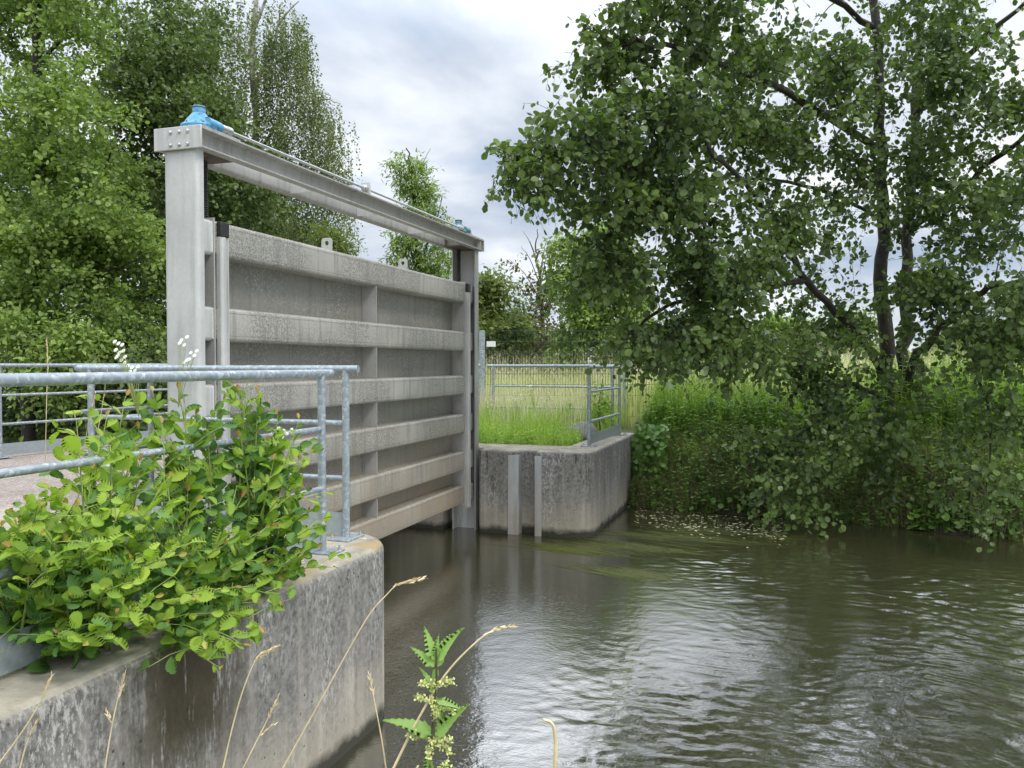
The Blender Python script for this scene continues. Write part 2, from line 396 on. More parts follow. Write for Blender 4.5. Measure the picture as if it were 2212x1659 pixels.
def leafmat(name, cols, trans=.35, gloss=.45, back=1.25, spec=.35, young=None):
    """cols: list of (pos, rgb) looked up by a random number per leaf"""
    m, t, p, o = new_mat(name)
    g = t.nodes.new('ShaderNodeNewGeometry')
    c = ramp(t, g.outputs['Random Per Island'], cols)
    c = mixc(t, ramp(t, noise(t, pos(t), 1.4, 3, .5), [(.35, g3(0)), (.65, g3(.5))]), c, tuple(min(1, x * 1.35) for x in cols[-1][1]))
    t.links.new(c, p.inputs['Base Color']); p.inputs['Roughness'].default_value = gloss
    p.inputs['Specular IOR Level'].default_value = spec
    tr = t.nodes.new('ShaderNodeBsdfTranslucent'); t.links.new(mixc(t, 1.0, c, (1.1 * back, 1.25 * back, .55 * back), 'MULTIPLY'), tr.inputs[0])
    mx_ = t.nodes.new('ShaderNodeMixShader'); mx_.inputs[0].default_value = trans
    t.links.new(p.outputs[0], mx_.inputs[1]); t.links.new(tr.outputs[0], mx_.inputs[2]); t.links.new(mx_.outputs[0], o.inputs[0])
    return m
M_ALDER = leafmat('alder_leaf', [(0, (0.032, 0.060, 0.017)), (.45, (0.050, 0.087, 0.023)), (.8, (0.072, 0.119, 0.028)), (1, (0.126, 0.183, 0.045))], .30, .42, 1.3, .38)
M_LEFT = leafmat('left_tree_leaf', [(0, (0.078, 0.123, 0.033)), (.5, (0.126, 0.190, 0.047)), (1, (0.250, 0.332, 0.092))], .35, .45, 1.4)
M_LEFT2 = leafmat('dark_tree_leaf', [(0, (0.047, 0.074, 0.026)), (.6, (0.075, 0.115, 0.036)), (1, (0.140, 0.190, 0.058))], .3, .5)
M_BIRCH = leafmat('birch_leaf', [(0, (0.066, 0.093, 0.041)), (.6, (0.110, 0.143, 0.058)), (1, (0.205, 0.237, 0.097))], .35, .45)
M_BRIGHT = leafmat('bright_leaf', [(0, (0.067, 0.100, 0.025)), (.6, (0.104, 0.146, 0.035)), (1, (0.180, 0.214, 0.060))], .4, .5, 1.3)
M_OLIVE = leafmat('olive_leaf', [(0, (0.054, 0.064, 0.023)), (.6, (0.090, 0.096, 0.036)), (1, (0.162, 0.144, 0.063))], .35, .5)
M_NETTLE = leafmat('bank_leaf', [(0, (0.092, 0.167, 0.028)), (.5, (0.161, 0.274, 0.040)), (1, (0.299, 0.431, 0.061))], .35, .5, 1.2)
M_NETTLE_LIT = leafmat('bank_leaf_sun_tint', [(0, (0.114, 0.197, 0.031)), (.5, (0.171, 0.273, 0.043)), (1, (0.262, 0.371, 0.073))], .4, .5, 1.3)  # lit copy of the bank leaf, sunlight put into its colour
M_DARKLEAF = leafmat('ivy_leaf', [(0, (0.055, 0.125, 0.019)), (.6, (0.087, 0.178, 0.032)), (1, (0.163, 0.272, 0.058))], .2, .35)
M_SAP = leafmat('sapling_leaf', [(0, (0.083, 0.178, 0.028)), (.45, (0.129, 0.255, 0.032)), (.8, (0.212, 0.345, 0.045)), (1, (0.363, 0.459, 0.070))], .38, .55, 1.25, .25)
M_SAPOLD = leafmat('sapling_old_leaf', [(0, (0.049, 0.119, 0.032)), (.6, (0.077, 0.169, 0.042)), (1, (0.140, 0.250, 0.053))], .28, .55, 1.2, .25)
M_YOUNG = leafmat('young_red_leaf', [(0, (.30, .13, .06)), (.5, (.36, .20, .07)), (1, (.36, .34, .08))], .35, .4, 1.2)
M_GRASS = leafmat('grass_blade', [(0, (0.165, 0.278, 0.048)), (.6, (0.257, 0.409, 0.066)), (1, (0.439, 0.537, 0.149))], .35, .6, 1.2)
M_DRY = leafmat('dry_grass', [(0, (0.326, 0.316, 0.173)), (.5, (0.619, 0.524, 0.370)), (1, (0.897, 0.729, 0.617))], .3, .7, 1.0)
M_MEADOW = leafmat('meadow_grass', [(0, (0.204, 0.323, 0.091)), (.5, (0.374, 0.459, 0.156)), (1, (0.612, 0.579, 0.311))], .35, .7, 1.1)
M_DEADBL = leafmat('dead_bank_grass', [(0, (0.060, 0.054, 0.028)), (.5, (0.132, 0.108, 0.056)), (1, (0.240, 0.204, 0.112))], .2, .8, .9)
M_STRAW = simple('straw_stem', (.70, .57, .34), .7, 0, .2, 40)
M_BARK = simple('dark_bark', (.040, .035, .028), .9, 0, .5, 14)
M_BIRCHBARK = simple('birch_bark', (.42, .40, .36), .8, 0, .6, 6)
M_TWIG = simple('twig_bark', (.10, .075, .05), .8, 0, .4, 30)
M_GSTEM = simple('green_stem', (.24, .30, .08), .6, 0, .3, 30)
M_DSTEM = simple('nettle_stem', (.10, .07, .06), .6, 0, .4, 30)
M_PETAL = simple('white_petal', (.80, .80, .76), .7, 0, .05, 30)
M_FLOWER = simple('nettle_flower', (.62, .66, .26), .8, 0, .35, 120)
M_WEED = leafmat('water_weed', [(0, (0.034, 0.051, 0.006)), (.6, (0.061, 0.081, 0.009)), (1, (0.115, 0.128, 0.022))], .1, .4, 1)
M_FENCE = simple('green_wire', (.035, .06, .04), .5, .2, .2, 20)
M_WHITE = simple('white_plate', (.75, .75, .75), .5, 0, .05, 20)
M_FLOAT = leafmat('floating_leaf', [(0, (.14, .14, .04)), (.5, (.25, .23, .10)), (1, (.5, .48, .30))], .1, .6, 1)

# ------------------------------------------------------------------ ground sheet
DECK = 1.09
def far_bank(x):
    return np.interp(x, [-2.4, 0.8, 2.8, 8, 40], [12.95, 12.65, 12.0, 11.0, 9.0])
def ground_h(X, Y):
    wob = .05 * np.sin(X * 1.3 + Y * .7) + .04 * np.sin(Y * 2.1 - X * .6)
    z = np.full(X.shape, 1.04)
    # river to the right of the walls
    nb = 1.1 + .12 * np.maximum(X, 0)
    fb = far_bank(X) + .25 * np.sin(X * 2.3) * (X > -1.9)
    river = X > -2.55
    up_far = np.clip((Y - fb) * np.where(Y < fb + .5, 1.0, .75), -.9, 1.15 + .02 * np.clip(Y - 16, 0, 60) * 0)
    up_near = np.clip((nb - Y) * .55, -.9, .68)
    zr = np.where(Y > 6, up_far, up_near) + np.where((Y > fb + 1.0), wob, 0)
    z = np.where(river, zr, z)
    ch = (~river) & (Y > 4.72) & (Y < 10.58)
    z = np.where(ch, -.9, z)
    z = np.where((Y > 16), np.maximum(z, 1.0) + .15 * np.sin(X * .13) * np.clip((Y - 16) / 20, 0, 1), z)
    return z
def axis_lines(lo, hi, fine, breaks, far, step=.22):
    a = list(np.arange(fine[0], fine[1], step))
    a += breaks
    g = fine[1]; s = step
    while g < far: s *= 1.35; g += s; a.append(g)
    g = fine[0]; s = step
    while g > -far: s *= 1.35; g -= s; a.append(g)
    return np.array(sorted(set(round(float(v), 3) for v in a)))
gx = axis_lines(0, 0, (-12, 9), [-2.6, -2.5], 900); gy = axis_lines(0, 0, (-3, 20), [4.68, 4.76, 10.54, 10.62], 900)
GX, GY = np.meshgrid(gx, gy); GZ = ground_h(GX, GY)
V = np.stack([GX.ravel(), GY.ravel(), GZ.ravel()], 1)
ny, nx = GX.shape
idx = np.arange(nx * ny).reshape(ny, nx)
Q = np.stack([idx[:-1, :-1], idx[:-1, 1:], idx[1:, 1:], idx[1:, :-1]], -1).reshape(-1, 4)
def ground_mat():
    m, t, p, o = new_mat('soil_and_turf'); v = pos(t)
    c = ramp(t, noise(t, v, 2.5, 6, .65), [(.35, (.055, .045, .028)), (.55, (.09, .095, .03)), (.7, (.13, .14, .045))])
    c = mixc(t, ramp(t, noise(t, v, .05, 3, .5), [(.4, g3(0)), (.6, g3(.5))]), c, (.20, .21, .08))
    sz = t.nodes.new('ShaderNodeSeparateXYZ'); t.links.new(v, sz.inputs[0])
    c = mixc(t, ramp(t, sz.outputs[2], [(.25, g3(1)), (.75, g3(0))]), c, (.035, .028, .018))
    t.links.new(c, p.inputs['Base Color']); p.inputs['Roughness'].default_value = .95
    bump(t, p, noise(t, v, 12, 6, .7), .6, .05); return m
M_GROUND = ground_mat()
g_ = quad_obj('ground', V, Q, M_GROUND, smooth=False); tag(g_, kind='structure')

# ------------------------------------------------------------------ water
def water_mat():
    m, t, p, o = new_mat('murky_water'); v = pos(t)
    c = ramp(t, noise(t, v, .35, 3, .5), [(.35, (.018, .021, .012)), (.65, (.030, .032, .016))])
    t.links.new(c, p.inputs['Base Color']); p.inputs['Roughness'].default_value = .035; p.inputs['IOR'].default_value = 1.5
    p.inputs['Specular IOR Level'].default_value = .9
    calm = ramp(t, noise(t, pos(t, (1, 1, 1), (2, 5, 0)), .45, 3, .5), [(.35, g3(.35)), (.62, g3(1))])
    b = bump(t, None, math_(t, 'MULTIPLY', noise(t, pos(t, (1, 1.5, 1)), 5.5, 3, .5, .8), calm), .55, .05)
    bump(t, p, math_(t, 'MULTIPLY', noise(t, pos(t, (1, 1.4, 1), (3, 0, 0)), 17, 2, .5, .6), calm), .45, .012, b)
    return m
# river surface: a fine sheet with real ripples
def vnoise(x, y, seed):
    r = np.random.default_rng(seed).random((256, 256))
    xi = np.floor(x).astype(int); yi = np.floor(y).astype(int); fx = x - xi; fy = y - yi
    fx = fx * fx * (3 - 2 * fx); fy = fy * fy * (3 - 2 * fy)
    a = r[yi % 256, xi % 256]; b = r[yi % 256, (xi + 1) % 256]; c = r[(yi + 1) % 256, xi % 256]; d = r[(yi + 1) % 256, (xi + 1) % 256]
    return (a * (1 - fx) + b * fx) * (1 - fy) + (c * (1 - fx) + d * fx) * fy
wx = np.concatenate([[-200, -60, -20], np.arange(-6, 5.5, .024), [7, 12, 40, 200]]); wy = np.concatenate([[-30, -8], np.arange(1.8, 12.9, .024), [20, 60]])
WX, WY = np.meshgrid(wx, wy)
ph = vnoise(WX * .5, WY * .5, 3) * 5
ax = WX * 1.0 + .5 * vnoise(WX * 1.1, WY * 1.1, 9); ay = WY * 1.0 + .5 * vnoise(WX * 1.1 + 7, WY * 1.1, 8)
def ridge(n): return 1 - np.abs(2 * n - 1) ** 1.2
sw = np.sin(3.1 * WX + 5.5 * WY + 6 * vnoise(WX * .5, WY * .6, 21))
wz = .0055 * (vnoise(ax * 2.4, ay * 4.2, 1) - .5) + .0062 * ridge(vnoise(ax * 4.2 + 3, ay * 8.0, 2)) + .0052 * ridge(vnoise(ax * 9, ay * 15, 5)) + .0042 * (vnoise(ax * 17, ay * 21, 6) - .5) + .001 * sw
calm = .22 + .78 * np.clip((vnoise(WX * .4 + 3, WY * .4 + 1, 4) - .2) * 1.8, 0, 1)
shel = np.clip((WX + 2.0) / 1.6, .16, 1)                         # sheltered by the walls and the far bank
shel = np.minimum(shel, np.clip((11.2 - WY) / 3.0, .12, 1))
wz = (wz - wz.mean()) * calm * shel * 2.0
V = np.stack([WX.ravel(), WY.ravel(), wz.ravel()], 1); ny, nx = WX.shape; idx = np.arange(nx * ny).reshape(ny, nx)
Q = np.stack([idx[:-1, :-1], idx[:-1, 1:], idx[1:, 1:], idx[1:, :-1]], -1).reshape(-1, 4)
def water_mat2():
    m, t, p, o = new_mat('murky_water'); v = pos(t)
    c = ramp(t, noise(t, v, .35, 3, .5), [(.35, (.028, .028, .014)), (.65, (.040, .037, .018))])
    t.links.new(c, p.inputs['Base Color']); p.inputs['Roughness'].default_value = .012; p.inputs['IOR'].default_value = 5.0
    p.inputs['Specular IOR Level'].default_value = .5
    bump(t, p, noise(t, pos(t, (1, 1.4, 1), (3, 0, 0)), 30, 3, .5, .6), .3, .005)
    return m
w_ = quad_obj('river_water', V, Q, water_mat2(), smooth=True); tag(w_, kind='structure')

# ------------------------------------------------------------------ concrete abutments
def arc(cx, cy, r, a0, a1, n=10):
    return [(cx + r * math.cos(R(a0 + (a1 - a0) * k / n)), cy + r * math.sin(R(a0 + (a1 - a0) * k / n))) for k in range(n + 1)]
near_poly = [(-2.37, -4.0)] + arc(-2.83, 4.50, .46, 0, 90, 14) + [(-3.85, 4.96), (-3.85, 4.83), (-4.36, 4.83), (-4.36, 4.96), (-9.6, 4.96), (-9.6, 4.2), (-2.88, 4.2), (-2.88, -4.0)]
ab1 = MB().prism(near_poly, -1.2, DECK).build('concrete_abutment', M_CONC, None, bevel=.045, seg=4)
tag(ab1, 'near concrete wall with rounded corner under the leafy sapling and dark moss runs', 'concrete wall', 'concrete walls of the sluice')
far_poly = [(-2.35, 13.5)] + [(-2.35, 10.55)] + arc(-2.67, 10.52, .32, 0, -90, 12)[1:] + [(-3.07, 10.2), (-3.07, 10.36), (-3.31, 10.36), (-3.31, 10.2), (-3.85, 10.2), (-3.85, 10.47), (-4.36, 10.47), (-4.36, 10.2), (-9.6, 10.2), (-9.6, 11.05), (-2.85, 11.05), (-2.85, 13.5)]
ab2 = thing('concrete_abutment', (-3.2, 10.8, 0), 'far concrete wall with upright slot and two pale metal strips beside the water', 'concrete wall', 'concrete walls of the sluice')
MB().prism(far_poly, -1.2, DECK).build('wall_block', M_CONC, ab2, bevel=.035, seg=3)
M_STRIP = steel('slot_strip_steel', (.46, .52, .56), .5, 0, .9)
for xa, xb in ((-3.44, -3.305), (-3.075, -2.985)):
    mbs = MB().box(xa, xb, 10.188, 10.2, -.3, DECK - .055)
    if xa < -3.2: mbs.box(-3.309, -3.298, 10.2, 10.345, -.3, DECK - .055)
    mbs.build('slot_strip', M_STRIP, ab2, bevel=.003)
# upstream slab bridge and its gravelled deck
br = MB().box(-9.35, -5.1, 4.9, 10.9, .80, DECK - .03).build('bridge_slab', M_CONC, None, bevel=.02); tag(br, 'concrete bridge slab behind the steel gate', 'bridge')
def gravel():
    m, t, p, o = new_mat('pinkish_gravel'); v = pos(t)
    s = t.nodes.new('ShaderNodeSeparateColor'); t.links.new(voro(t, v, 75, 'Color'), s.inputs[0])
    c = ramp(t, s.outputs[0], [(0, (.17, .135, .12)), (.5, (.28, .23, .20)), (1, (.42, .37, .34))])
    c = mixc(t, ramp(t, noise(t, v, 1.5, 5, .6), [(.5, g3(0)), (.7, g3(.7))]), c, (.16, .15, .10))
    t.links.new(c, p.inputs['Base Color']); p.inputs['Roughness'].default_value = .95; bump(t, p, voro(t, v, 75), .6, .008); return m
pv = MB().box(-9.3, -2.95, 3.2, 4.85, 1.0, DECK - .012); pv.box(-9.3, -5.15, 4.85, 10.9, 1.0, DECK - .012); pv.box(-40, -9.3, 3.4, 8.5, 1.0, DECK - .02)
pa = pv.build('path', gravel(), None, smooth=False); tag(pa, kind='structure')

# ------------------------------------------------------------------ sluice gate frame
fr = thing('gate_frame', (-4.1, 7.6, DECK), 'tall stainless steel portal frame with bolted top beam and blue gearboxes', 'gate frame')
def chan_profile(x0, x1, ya, yb, th, rr=.022):
    """U profile open towards yb: web at ya, flanges on both sides"""
    s = 1 if yb > ya else -1
    def cr(cx, cy, r, a0, a1): return [(cx + r * math.cos(R(a)), cy + s * r * math.sin(R(a))) for a in np.linspace(a0, a1, 6)]
    outer = [(x0, yb)] + cr(x0 + rr, ya + s * rr, rr, 180, 270) + cr(x1 - rr, ya + s * rr, rr, 270, 360) + [(x1, yb)]
    ri = max(rr - th, .004)
    inner = [(x1 - th, yb)] + cr(x1 - th - ri, ya + s * (th + ri), ri, 360, 270) + cr(x0 + th + ri, ya + s * (th + ri), ri, 270, 180) + [(x0 + th, yb)]
    return outer + inner
MB().loft(chan_profile(-4.231, -3.94, 4.855, 4.925, .012, .035), 'z', -.6, 3.735).build('column', M_COL, fr)
MB().loft(chan_profile(-4.255, -3.925, 10.43, 10.28, .012, .03), 'z', -.6, 3.735).build('column', M_FRAME, fr)
# front top beam: channel open towards the river; back beam: closed side towards the river
ZT, ZB = 3.878, 3.735
MB().loft([(-3.885, ZT), (-3.885, ZT - .012), (-3.955, ZT - .022), (-3.96, ZT - .04), (-3.96, ZB + .04), (-3.955, ZB + .02), (-3.885, ZB + .010), (-3.885, ZB), (-3.965, ZB), (-3.972, ZB + .02), (-3.972, ZT - .02), (-3.965, ZT)], 'y', 4.845, 10.50).build('top_beam', M_FRAME, fr)
MB().loft([(-4.26, ZB)] + [(-4.248 + 0, ZB)] + [(-4.232 + .0 - .0, ZB + .012), (-4.226, ZB + .03), (-4.226, ZT - .03), (-4.232, ZT - .012), (-4.25, ZT), (-4.285, ZT), (-4.285, ZT - .012), (-4.24, ZT - .02), (-4.24, ZB + .02), (-4.285, ZB + .012), (-4.285, ZB)], 'y', 4.845, 10.50).build('top_beam', M_FRAME, fr)
for y in (6.44, 7.65, 8.86, 10.05):
    MB().box(-4.226, -3.973, y, y + .010, ZB + .006, ZT - .006).build('brace_plate', M_COL, fr)
for y in (10.40,):
    MB().box(-3.958, -3.89, y, y + .01, ZB + .013, ZT - .024).build('brace_plate', M_COL, fr)
MB().box(-4.226, -3.973, 4.85, 5.30, ZB + .002, ZB + .018).build('mounting_plate', M_RUST, fr)
MB().box(-4.226, -3.973, 9.95, 10.48, ZB + .002, ZB + .018).build('mounting_plate', M_RUST, fr)
MB().box(-4.28, -3.89, 4.86, 5.28, ZT + .001, ZT + .013).build('top_plate', M_FRAME, fr)
MB().box(-4.28, -3.89, 9.93, 10.49, ZT + .001, ZT + .013).build('top_plate', M_FRAME, fr)
cap = MB().box(-4.287, -3.882, 4.828, 4.843, ZB - .008, ZT + .010).build('end_cap', M_COL, fr, bevel=.005)
MB().box(-4.30, -3.882, 10.503, 10.515, ZB - .004, ZT + .012).build('end_cap', M_FRAME, fr, bevel=.004)
for fx in (.36, .545, .72):
    for fz in (.24, .80):
        x = -4.287 + .405 * fx; z = ZT + .010 - .161 * fz
        MB().lathe((x, 4.828, z), [(.0165, 0), (.0165, -.002), (.011, -.003), (.0112, -.012), (.009, -.0145)], 6 if False else 12, 'y').build('bolt', M_SHINY, cap)
def gearbox(y, rusty):
    gb = MB().lathe((-4.1, y, ZT + .013), [(.11, .030), (.128, .034), (.132, .058), (.126, .068), (.112, .078), (.104, .084), (.097, .098), (.083, .116), (.066, .136), (.055, .150), (.050, .157), (.0455, .159), (.0455, .206), (.043, .212), (.020, .213)], 28)
    gb.tube([(-4.0, y - .04, ZT + .09), (-4.0, y + .105, ZT + .088)], [.040, .036], 16)
    o = gb.build('gearbox', M_BLUE if not rusty else M_BLUE2, fr)
    MB().lathe((-4.1, y, ZT + .013), [(.145, 0), (.145, .018), (.130, .024), (.13, .034), (.11, .036)], 24).build('gearbox_base', M_RUST, o)
    for k in range(6):
        a = math.pi / 3 * k + .4
        MB().lathe((-4.1 + .117 * math.cos(a), y + .117 * math.sin(a), ZT + .080), [(.009, 0), (.009, .008), (.005, .010), (.005, .014)], 6).build('bolt', M_RUST, o, smooth=False)
    MB().lathe((-4.1, y, ZT + .013), [(.0465, .196), (.0485, .197), (.0485, .204), (.0465, .205)], 20).build('seal_ring', M_RUST, o)
    return o
M_BLUE2 = simple('faded_teal_paint', (.10, .30, .38), .6, 0, .4, 50, (.09, .13, .12))
gearbox(5.08, False); gearbox(10.13, True)
sh = MB().tube([(-4.0, 5.28, ZT + .088), (-4.0, 9.93, ZT + .088)], .0125, 12).build('drive_shaft', M_SHINY, fr)
for y0, y1, s in ((5.19, 5.32, 1), (9.88, 10.02, 1)):
    MB().lathe((-4.0, 0, ZT + .088), [(.022, y0), (.031, y0 + .003), (.031, y0 + .05), (.025, y0 + .052), (.025, y0 + .06), (.033, y0 + .062), (.033, y0 + .115), (.018, y1)], 16, 'y').build('coupling', M_SHINY, sh)
MB().box(-4.05, -3.945, 7.42, 7.43, ZT + .002, ZT + .15).build('bearing_bracket', M_COL, fr, bevel=.004)
MB().lathe((-4.0, 0, ZT + .088), [(.02, 7.36), (.026, 7.365), (.026, 7.39), (.034, 7.395), (.034, 7.42)], 16, 'y').build('bearing', M_SHINY, fr)
MB().lathe((-4.05, 10.34, ZT + .013), [(.055, 0), (.06, .01), (.055, .06), (.03, .14), (.02, .145)], 14).build('gear_cover', M_FRAME, fr, bevel=.002)
for y in (5.13, 10.13):
    prof = [(.030 if k % 2 else .022, 3.20 + k * .0085) for k in range(62)]
    MB().lathe((-4.1, y, 0), prof, 12).build('spindle', M_BLACK, fr)

# ------------------------------------------------------------------ gate leaf
lf = thing('sluice_gate_leaf', (-4.06, 7.6, .40), 'wide grey steel gate leaf with six horizontal box beams above the water', 'sluice gate')
MB().box(-4.165, -4.152, 4.93, 10.36, .40, 3.20).build('skin_plate', M_SKIN, lf)
beams = [(3.268, .255), (2.638, .25), (2.07, .248), (1.571, .25), (1.084, .252), (.640, .242)]
def rbox(x0, x1, z0, z1, r=.03):
    pts = [(x0, z0), (x0, z1)]
    pts += [(x1 - r + r * math.cos(R(a)), z1 - r + r * math.sin(R(a))) for a in np.linspace(90, 0, 7)]
    pts += [(x1 - r + r * math.cos(R(a)), z0 + r + r * math.sin(R(a))) for a in np.linspace(0, -90, 7)]
    return pts
Y0, Y1 = 5.075, 10.035
for z1, h in beams:
    for a, b in ((4.93, Y0 - .008), (Y0 + .008, Y1 - .008), (Y1 + .008, 10.36)):
        bb = MB().loft(rbox(-4.151, -3.98, z1 - h, z1), 'y', a, b)
        if b - a > 1:
            bm_o = bb.build('box_beam', M_BEAM, lf)
        else:
            bb.build('beam_end', M_COL, lf)
for i in range(len(beams) - 1):
    zt = beams[i][0] - beams[i][1]; zb = beams[i + 1][0]
    MB().box(-4.151, -3.985, 7.61, 7.622, zb + .001, zt - .001).build('stiffener', M_FRAME, lf)
for y in (Y0, Y1):
    MB().box(-4.151, -3.972, y - .007, y + .007, .37, 3.285).build('end_plate', M_FRAME, lf)
for y in (Y0 + .03, Y1 + .02):
    pr = [(-3.978, y), (-3.978, y + .10), (-3.945, y + .10), (-3.94, y + .085), (-3.952, y + .08), (-3.952, y + .062), (-3.936, y + .055), (-3.936, y + .03), (-3.945, y + .018), (-3.945, y)]
    gb = MB().loft(pr, 'z', .34, 3.15).build('guide_bar', M_BAR, lf)
    MB().box(-3.98, -3.936, y + .002, y + .098, 3.152, 3.262).build('rubber_end', M_BLACK, gb, bevel=.008)
M_LINE = simple('bend_line', (.16, .155, .14), .7, 0, .4, 20)
for z1, h in beams:
    for zz in (z1 - .040, z1 - h + .040):
        MB().box(-3.9802, -3.9792, Y0 + .14, Y1 - .02, zz, zz + .0022).build('bend_line', M_LINE, lf, smooth=False)
# row of bolts on the far seal strip
for z in (2.49, 2.41, 1.82, 1.75, 1.32, 1.24, .88, .80):
    MB().lathe((0, 10.20, z), [(.012, -3.978), (.012, -3.966), (.008, -3.962)], 8, 'x').build('bolt', M_SHINY, lf)
MB().box(-4.15, -3.979, 10.17, 10.25, .40, 3.20).build('seal_strip', M_FRAME, lf)
def eye_plate(y):
    w, h, z0, xc = .055, .13, 3.262, -4.08; n = 16; Vv = []
    sq = []
    for k in range(n):
        a = 2 * math.pi * (k + .5) / n; c, s = math.cos(a), math.sin(a); m_ = max(abs(c), abs(s))
        sq.append((xc + w * c / m_, z0 + h / 2 + (h / 2) * s / m_))
    ci = [(xc + .022 * math.cos(2 * math.pi * (k + .5) / n), z0 + h * .62 + .022 * math.sin(2 * math.pi * (k + .5) / n)) for k in range(n)]
    for yy in (y, y + .012):
        Vv += [(x, yy, z) for x, z in sq] + [(x, yy, z) for x, z in ci]
    Fc = []
    for k in range(n):
        j = (k + 1) % n
        Fc += [(k, j, n + j, n + k), (2 * n + k, 3 * n + k, 3 * n + j, 2 * n + j), (k, 2 * n + k, 2 * n + j, j), (n + k, n + j, 3 * n + j, 3 * n + k)]
    MB().add(Vv, Fc).build('lifting_eye', M_COL, lf, smooth=False)
eye_plate(6.81); eye_plate(8.42)
# weld beads along the beam ends
for y in (Y0 - .012, Y1 + .012):
    for z1, h in beams:
        wd = MB()
        zz = z1 - .02
        while zz > z1 - h + .02:
            wd.lathe((-3.982, y, zz), [(.001, -.009), (.005, -.005), (.006, 0), (.005, .005), (.001, .009)], 5); zz -= .014
        wd.build('weld_seam', M_TOPCAP, lf)

# ------------------------------------------------------------------ railings
def railing(label, P0, P1, posts, ztops, toe=True, over=(0, 0), base=DECK, plates=True, group='galvanised pipe railings', rpost=.0242):
    """P0, P1: ends (x, y); posts: fractions"""
    P0 = np.array([*P0, 0.0]); P1 = np.array([*P1, 0.0]); L = np.linalg.norm(P1 - P0); d = (P1 - P0) / L; nrm = np.array([-d[1], d[0], 0])
    r = thing('railing', (*((P0 + P1) / 2)[:2], base), label, 'railing', group)
    up = np.array([0, 0, 1.0])
    a = P0 - d * over[0]; b = P1 + d * over[1]
    MB().tube([a + up * ztops[0], b + up * ztops[0]], .0242, 16).build('top_rail', M_GALV, r)
    for z in ztops[1:]:
        MB().tube([P0 + up * z, P1 + up * z], .0168, 12).build('middle_rail', M_GALV, r)
    for f in posts:
        p = P0 + d * L * f
        po = MB().tube([p + up * (base + (.008 if plates else -.1)), p + up * (ztops[0] - .008)], rpost, 16).build('post', M_GALV, r)
        if plates:
            c = p
            q = [c + d * sx * .075 + nrm * sy * .11 for sx, sy in ((-1, -1), (1, -1), (1, 1), (-1, 1))]
            MB().prism([(v[0], v[1]) for v in q], base + .0012, base + .011).build('base_plate', M_GALV, po, bevel=.002)
            for sx, sy in ((-1, -1), (1, -1), (1, 1), (-1, 1)):
                bt = MB(); v = c + d * sx * .052 + nrm * sy * .085
                bt.lathe((v[0], v[1], base + .011), [(.014, 0), (.014, .003), (.0105, .0035), (.0105, .014), (.006, .015), (.006, .026), (.002, .027)], 6)
                bt.build('bolt', M_SHINY, po, smooth=False)
    if toe:
        q0 = P0 + nrm * .004; q1 = P1 + nrm * .004
        poly = [(q0 + nrm * .003)[:2], (q1 + nrm * .003)[:2], (q1 - nrm * .003)[:2], (q0 - nrm * .003)[:2]]
        MB().prism(poly, base + .022, base + .165).build('toe_board', M_GALVB, r, smooth=False)
    return r
railing('nearest galvanised pipe railing running through the leafy sapling on the near wall', (-2.64, -1.6), (-2.64, 4.34), (.27, 1.0), (2.162, 1.83, 1.472), over=(0, .11))
railing('short pipe railing at right angles, crossing in front of the left steel column', (-4.78, 4.73), (-2.70, 4.73), (0.0, 1.0), (2.186, 1.838, 1.48), over=(.12, .09))
railing('pipe railing on the far side of the gravel path at the left edge', (-9.35, 4.0), (-8.6, 11.0), (0.1, .5, .93), (2.20, 1.84, 1.49))
railing('pipe railing along the bridge, ending behind the left steel column', (-5.3, 5.15), (-5.3, 10.9), (.13, .5, .9), (2.19, 1.84, 1.50), over=(.05, 0), toe=False)
railing('short length of pipe railing just right of the far steel column', (-7.3, 12.9), (-4.86, 12.9), (.3, 1.0), (2.19, 1.86, 1.50), toe=False, plates=False, over=(0, .03))
railing('pipe railing standing in the grass in front of the wire fence', (-4.66, 13.05), (-2.62, 12.95), (0, 1.0), (2.185, 1.85, 1.50), toe=False, over=(.1, .05), plates=False)
railing('pipe railing with toe board along the right side of the far wall', (-2.56, 11.05), (-2.52, 13.0), (0, 1.0), (2.175, 1.84, 1.43), over=(.07, .05))

# ------------------------------------------------------------------ wire mesh fence
def fpt(r, d=15.5, z=0): return np.array([r * RGT[0] - d * math.sin(YAW), r * RGT[1] + d * math.cos(YAW), z])
fe = thing('mesh_fence', fpt(2.0, 15.5, 1.1), 'green wire mesh fence with galvanised posts in front of the dry meadow', 'fence')
RS = [-.56, 2.1, 4.75]
for r in RS:
    p = fpt(r, 15.46)
    w = .055 if r < 0 else .03
    a = [p - RGT * w + np.array([0, 0, 0]), p + RGT * w, p + RGT * w + np.array([-.0189, .057, 0]), p - RGT * w + np.array([-.0189, .057, 0])]
    MB().prism([(v[0], v[1]) for v in a], .7, 2.84).build('post', M_GALV, fe, bevel=.004)
for k in range(2):
    a, b = RS[k] + .06, RS[k + 1] - .06; pn = MB()
    for x in np.arange(a, b, .05):
        pn.tube([fpt(x, 15.5, 1.0), fpt(x, 15.5, 2.83)], .0042, 4, caps=False)
    for z in np.arange(1.03, 2.85, .2):
        for dd in (15.494, 15.506): pn.tube([fpt(a, dd, z), fpt(b, dd, z)], .004, 4, caps=False)
    pn.build('mesh_panel', M_FENCE, fe, smooth=False)
p = fpt(-.25, 15.47)
q = at(1061, 743, 15.45)
tb = MB().prism([tuple((q - RGT * .085)[:2]), tuple((q + RGT * .085)[:2]), tuple((q + RGT * .085 + FWD * .006)[:2]), tuple((q - RGT * .085 + FWD * .006)[:2])], q[2] - .05, q[2] + .05)
tag(tb.build('fence_tag', M_WHITE, None, smooth=False), 'small blank white plate fixed to the green wire fence', 'tag')
